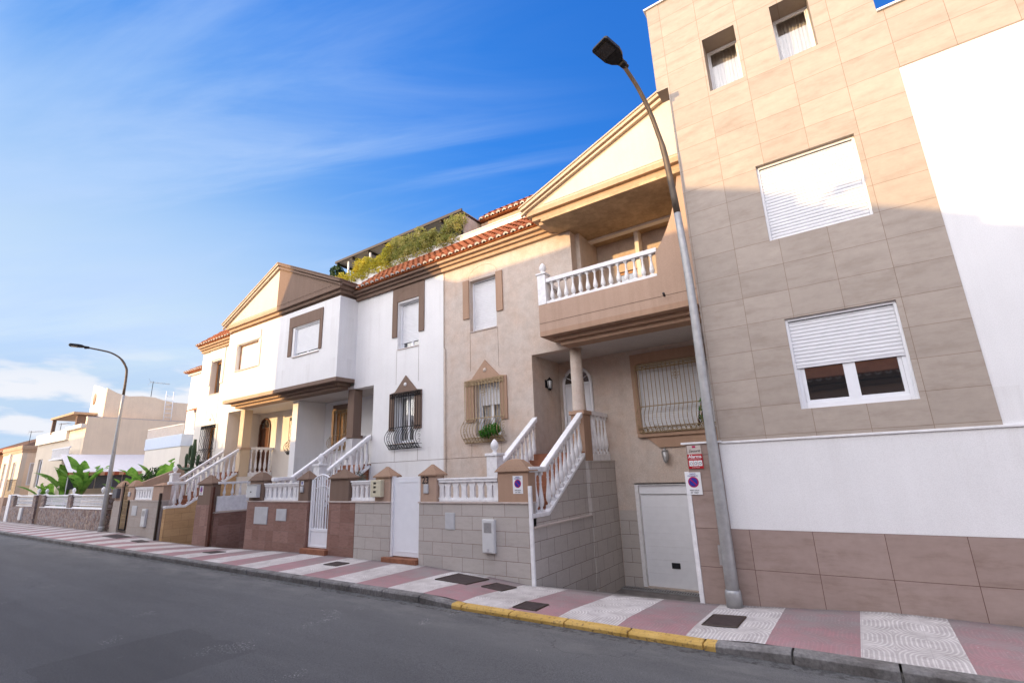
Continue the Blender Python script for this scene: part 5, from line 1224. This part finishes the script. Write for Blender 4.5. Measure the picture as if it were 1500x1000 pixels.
m=MB(); f_=frame_mb(10.85,11.4,0,.05,2.4,4.1,.07,0); m.add([(-54.0-.04+b,a,c_) for a,b,c_ in f_.v],f_.f); wd=part('window',m,PVC,ch); part('pane',MB().box(-54.08,-54.07,10.9,11.35,2.45,4.05),CURT,wd)
part('door',MB().box(-54.1,-54.08,12.3,13.2,1.6,3.7),TARP,ch)
# dark brown tiled-roof house beyond
bh=root('brown_roof_house',(-70,12,0),'distant dark brick house with a brown hipped tile roof','house')
m=MB(); m.box(-84,-60.5,10.8,20,0,5.3); part('walls',m,stucco('brick_brown_render',(.22,.12,.08),.1,40,.3,.1,.1),bh)
m=MB(); v=[(-84.5,10.4,5.3),(-60.2,10.4,5.3),(-60.2,20.5,5.3),(-84.5,20.5,5.3),(-79,15,7.4),(-66,15,7.4)]; m.add(v,[(0,1,5,4),(1,2,5),(2,3,4,5),(3,0,4),(3,2,1,0)]); part('hipped_roof',m,plain('brown_roof',(.13,.075,.05),.9,0,.1,.3,.3,3),bh)
rooftiles(bh,-84,-60.3,10.3,5.3,10.9,5.65,.4)
fl=root('distant_house',(-100,12,0),'pale distant house at the far left end of the street','house'); part('walls',MB().box(-118,-86,10.5,20,0,5.0),FARC,fl); part('roof',MB().prism([(10,5),(20.5,5),(15,6.6)],'x',-118.5,-85.5),CLAY,fl)
# balcony railing in front of cream house
rl=root('iron_railing',(-52,9.6,1.8),'dark iron railing below the cream house windows','railing')
m=MB(); m.box(-53.9,-51.2,9.75,9.78,2.75,2.78)
for i in range(14): x=-53.9+2.7*i/13; m.box(x-.012,x+.012,9.755,9.775,1.6,2.85)
part('bars',m,IRON,rl)

# ------------------------------------------------------------------ houses across the street (behind the camera; they shade the facades)
def opp(x0,x1,z,label,mat,y0=-9,ped=None,tile=True,ridge=None):
    o=root('opposite_house',((x0+x1)/2,-3.6,0),label,'house','houses across the street')
    H=[]; x=x0+1.2
    while x<x1-2.0: 
        H.append((x,x+1.3,1.0,2.3)); 
        if z>6.2: H.append((x,x+1.3,4.2,5.5))
        x+=3.2
    m=MB(); m.wall(x0+.01,x1-.01,0,z,H,-3.6,-3.3); m.box(x0+.01,x0+.3,y0,-3.6,0,z); m.box(x1-.3,x1-.01,y0,-3.6,0,z); m.box(x0+.3,x1-.3,y0,y0+.3,0,z); m.box(x0+.3,x1-.3,y0+.3,-3.6,z-.3,z-.1); part('walls',m,mat,o)
    for a in H: window(o,*a,-3.45,shut=.5,mull=1)
    m=MB(); m.box(x0+.02,x1-.02,-3.3,-3.1,z-.5,z-.35); m.box(x0+.02,x1-.02,-3.3,-2.98,z-.3,z-.15); part('cornice',m,BROWN,o)
    if tile:
        r_=rooftiles(o,x0+.02,x1-.02,-2.9,z-.05,-3.9,z+.35,.3) if not ridge else rooftiles(o,x0+.02,x1-.02,-2.9,z-.05,y0,ridge,.3)
    return o
opp(-58,-34.6,7.6,'long two storey white house across the street to the west',WHITE,tile=False)
opp(-34.5,-25.9,6.3,'low cream house across the street between taller ones',CREAM,tile=False)
oh=opp(-25.85,-17.75,11.6,'tall cream gabled house across the street',CREAM,tile=False)
m=MB(); m.prism([(-25.8,11.6),(-24.7,13.6),(-21.8,14.4),(-17.8,14.4),(-17.8,11.6)],'y',-3.75,-3.45); part('attic_gable',m,CREAM,oh)
opp(-17.7,-12.25,10.85,'tan house with tiled eaves across the street',TAN2)
opp(-12.2,-7.35,9.75,'beige house with tiled eaves opposite the balcony',BEIGE)
oh=opp(-7.3,-3.0,7.5,'brown house with a sloping gable opposite the garage ramp',TAN2,tile=False); part('attic_gable',MB().prism([(-7.25,7.5),(-7.25,9.0),(-5.96,8.98),(-4.0,8.1),(-3.05,7.65),(-3.05,7.5)],'y',-3.75,-3.45),TAN2,oh)
opp(-2.95,14,5.15,'brown house with a dark tiled roof opposite the tiled building',TAN2,ridge=8.35)
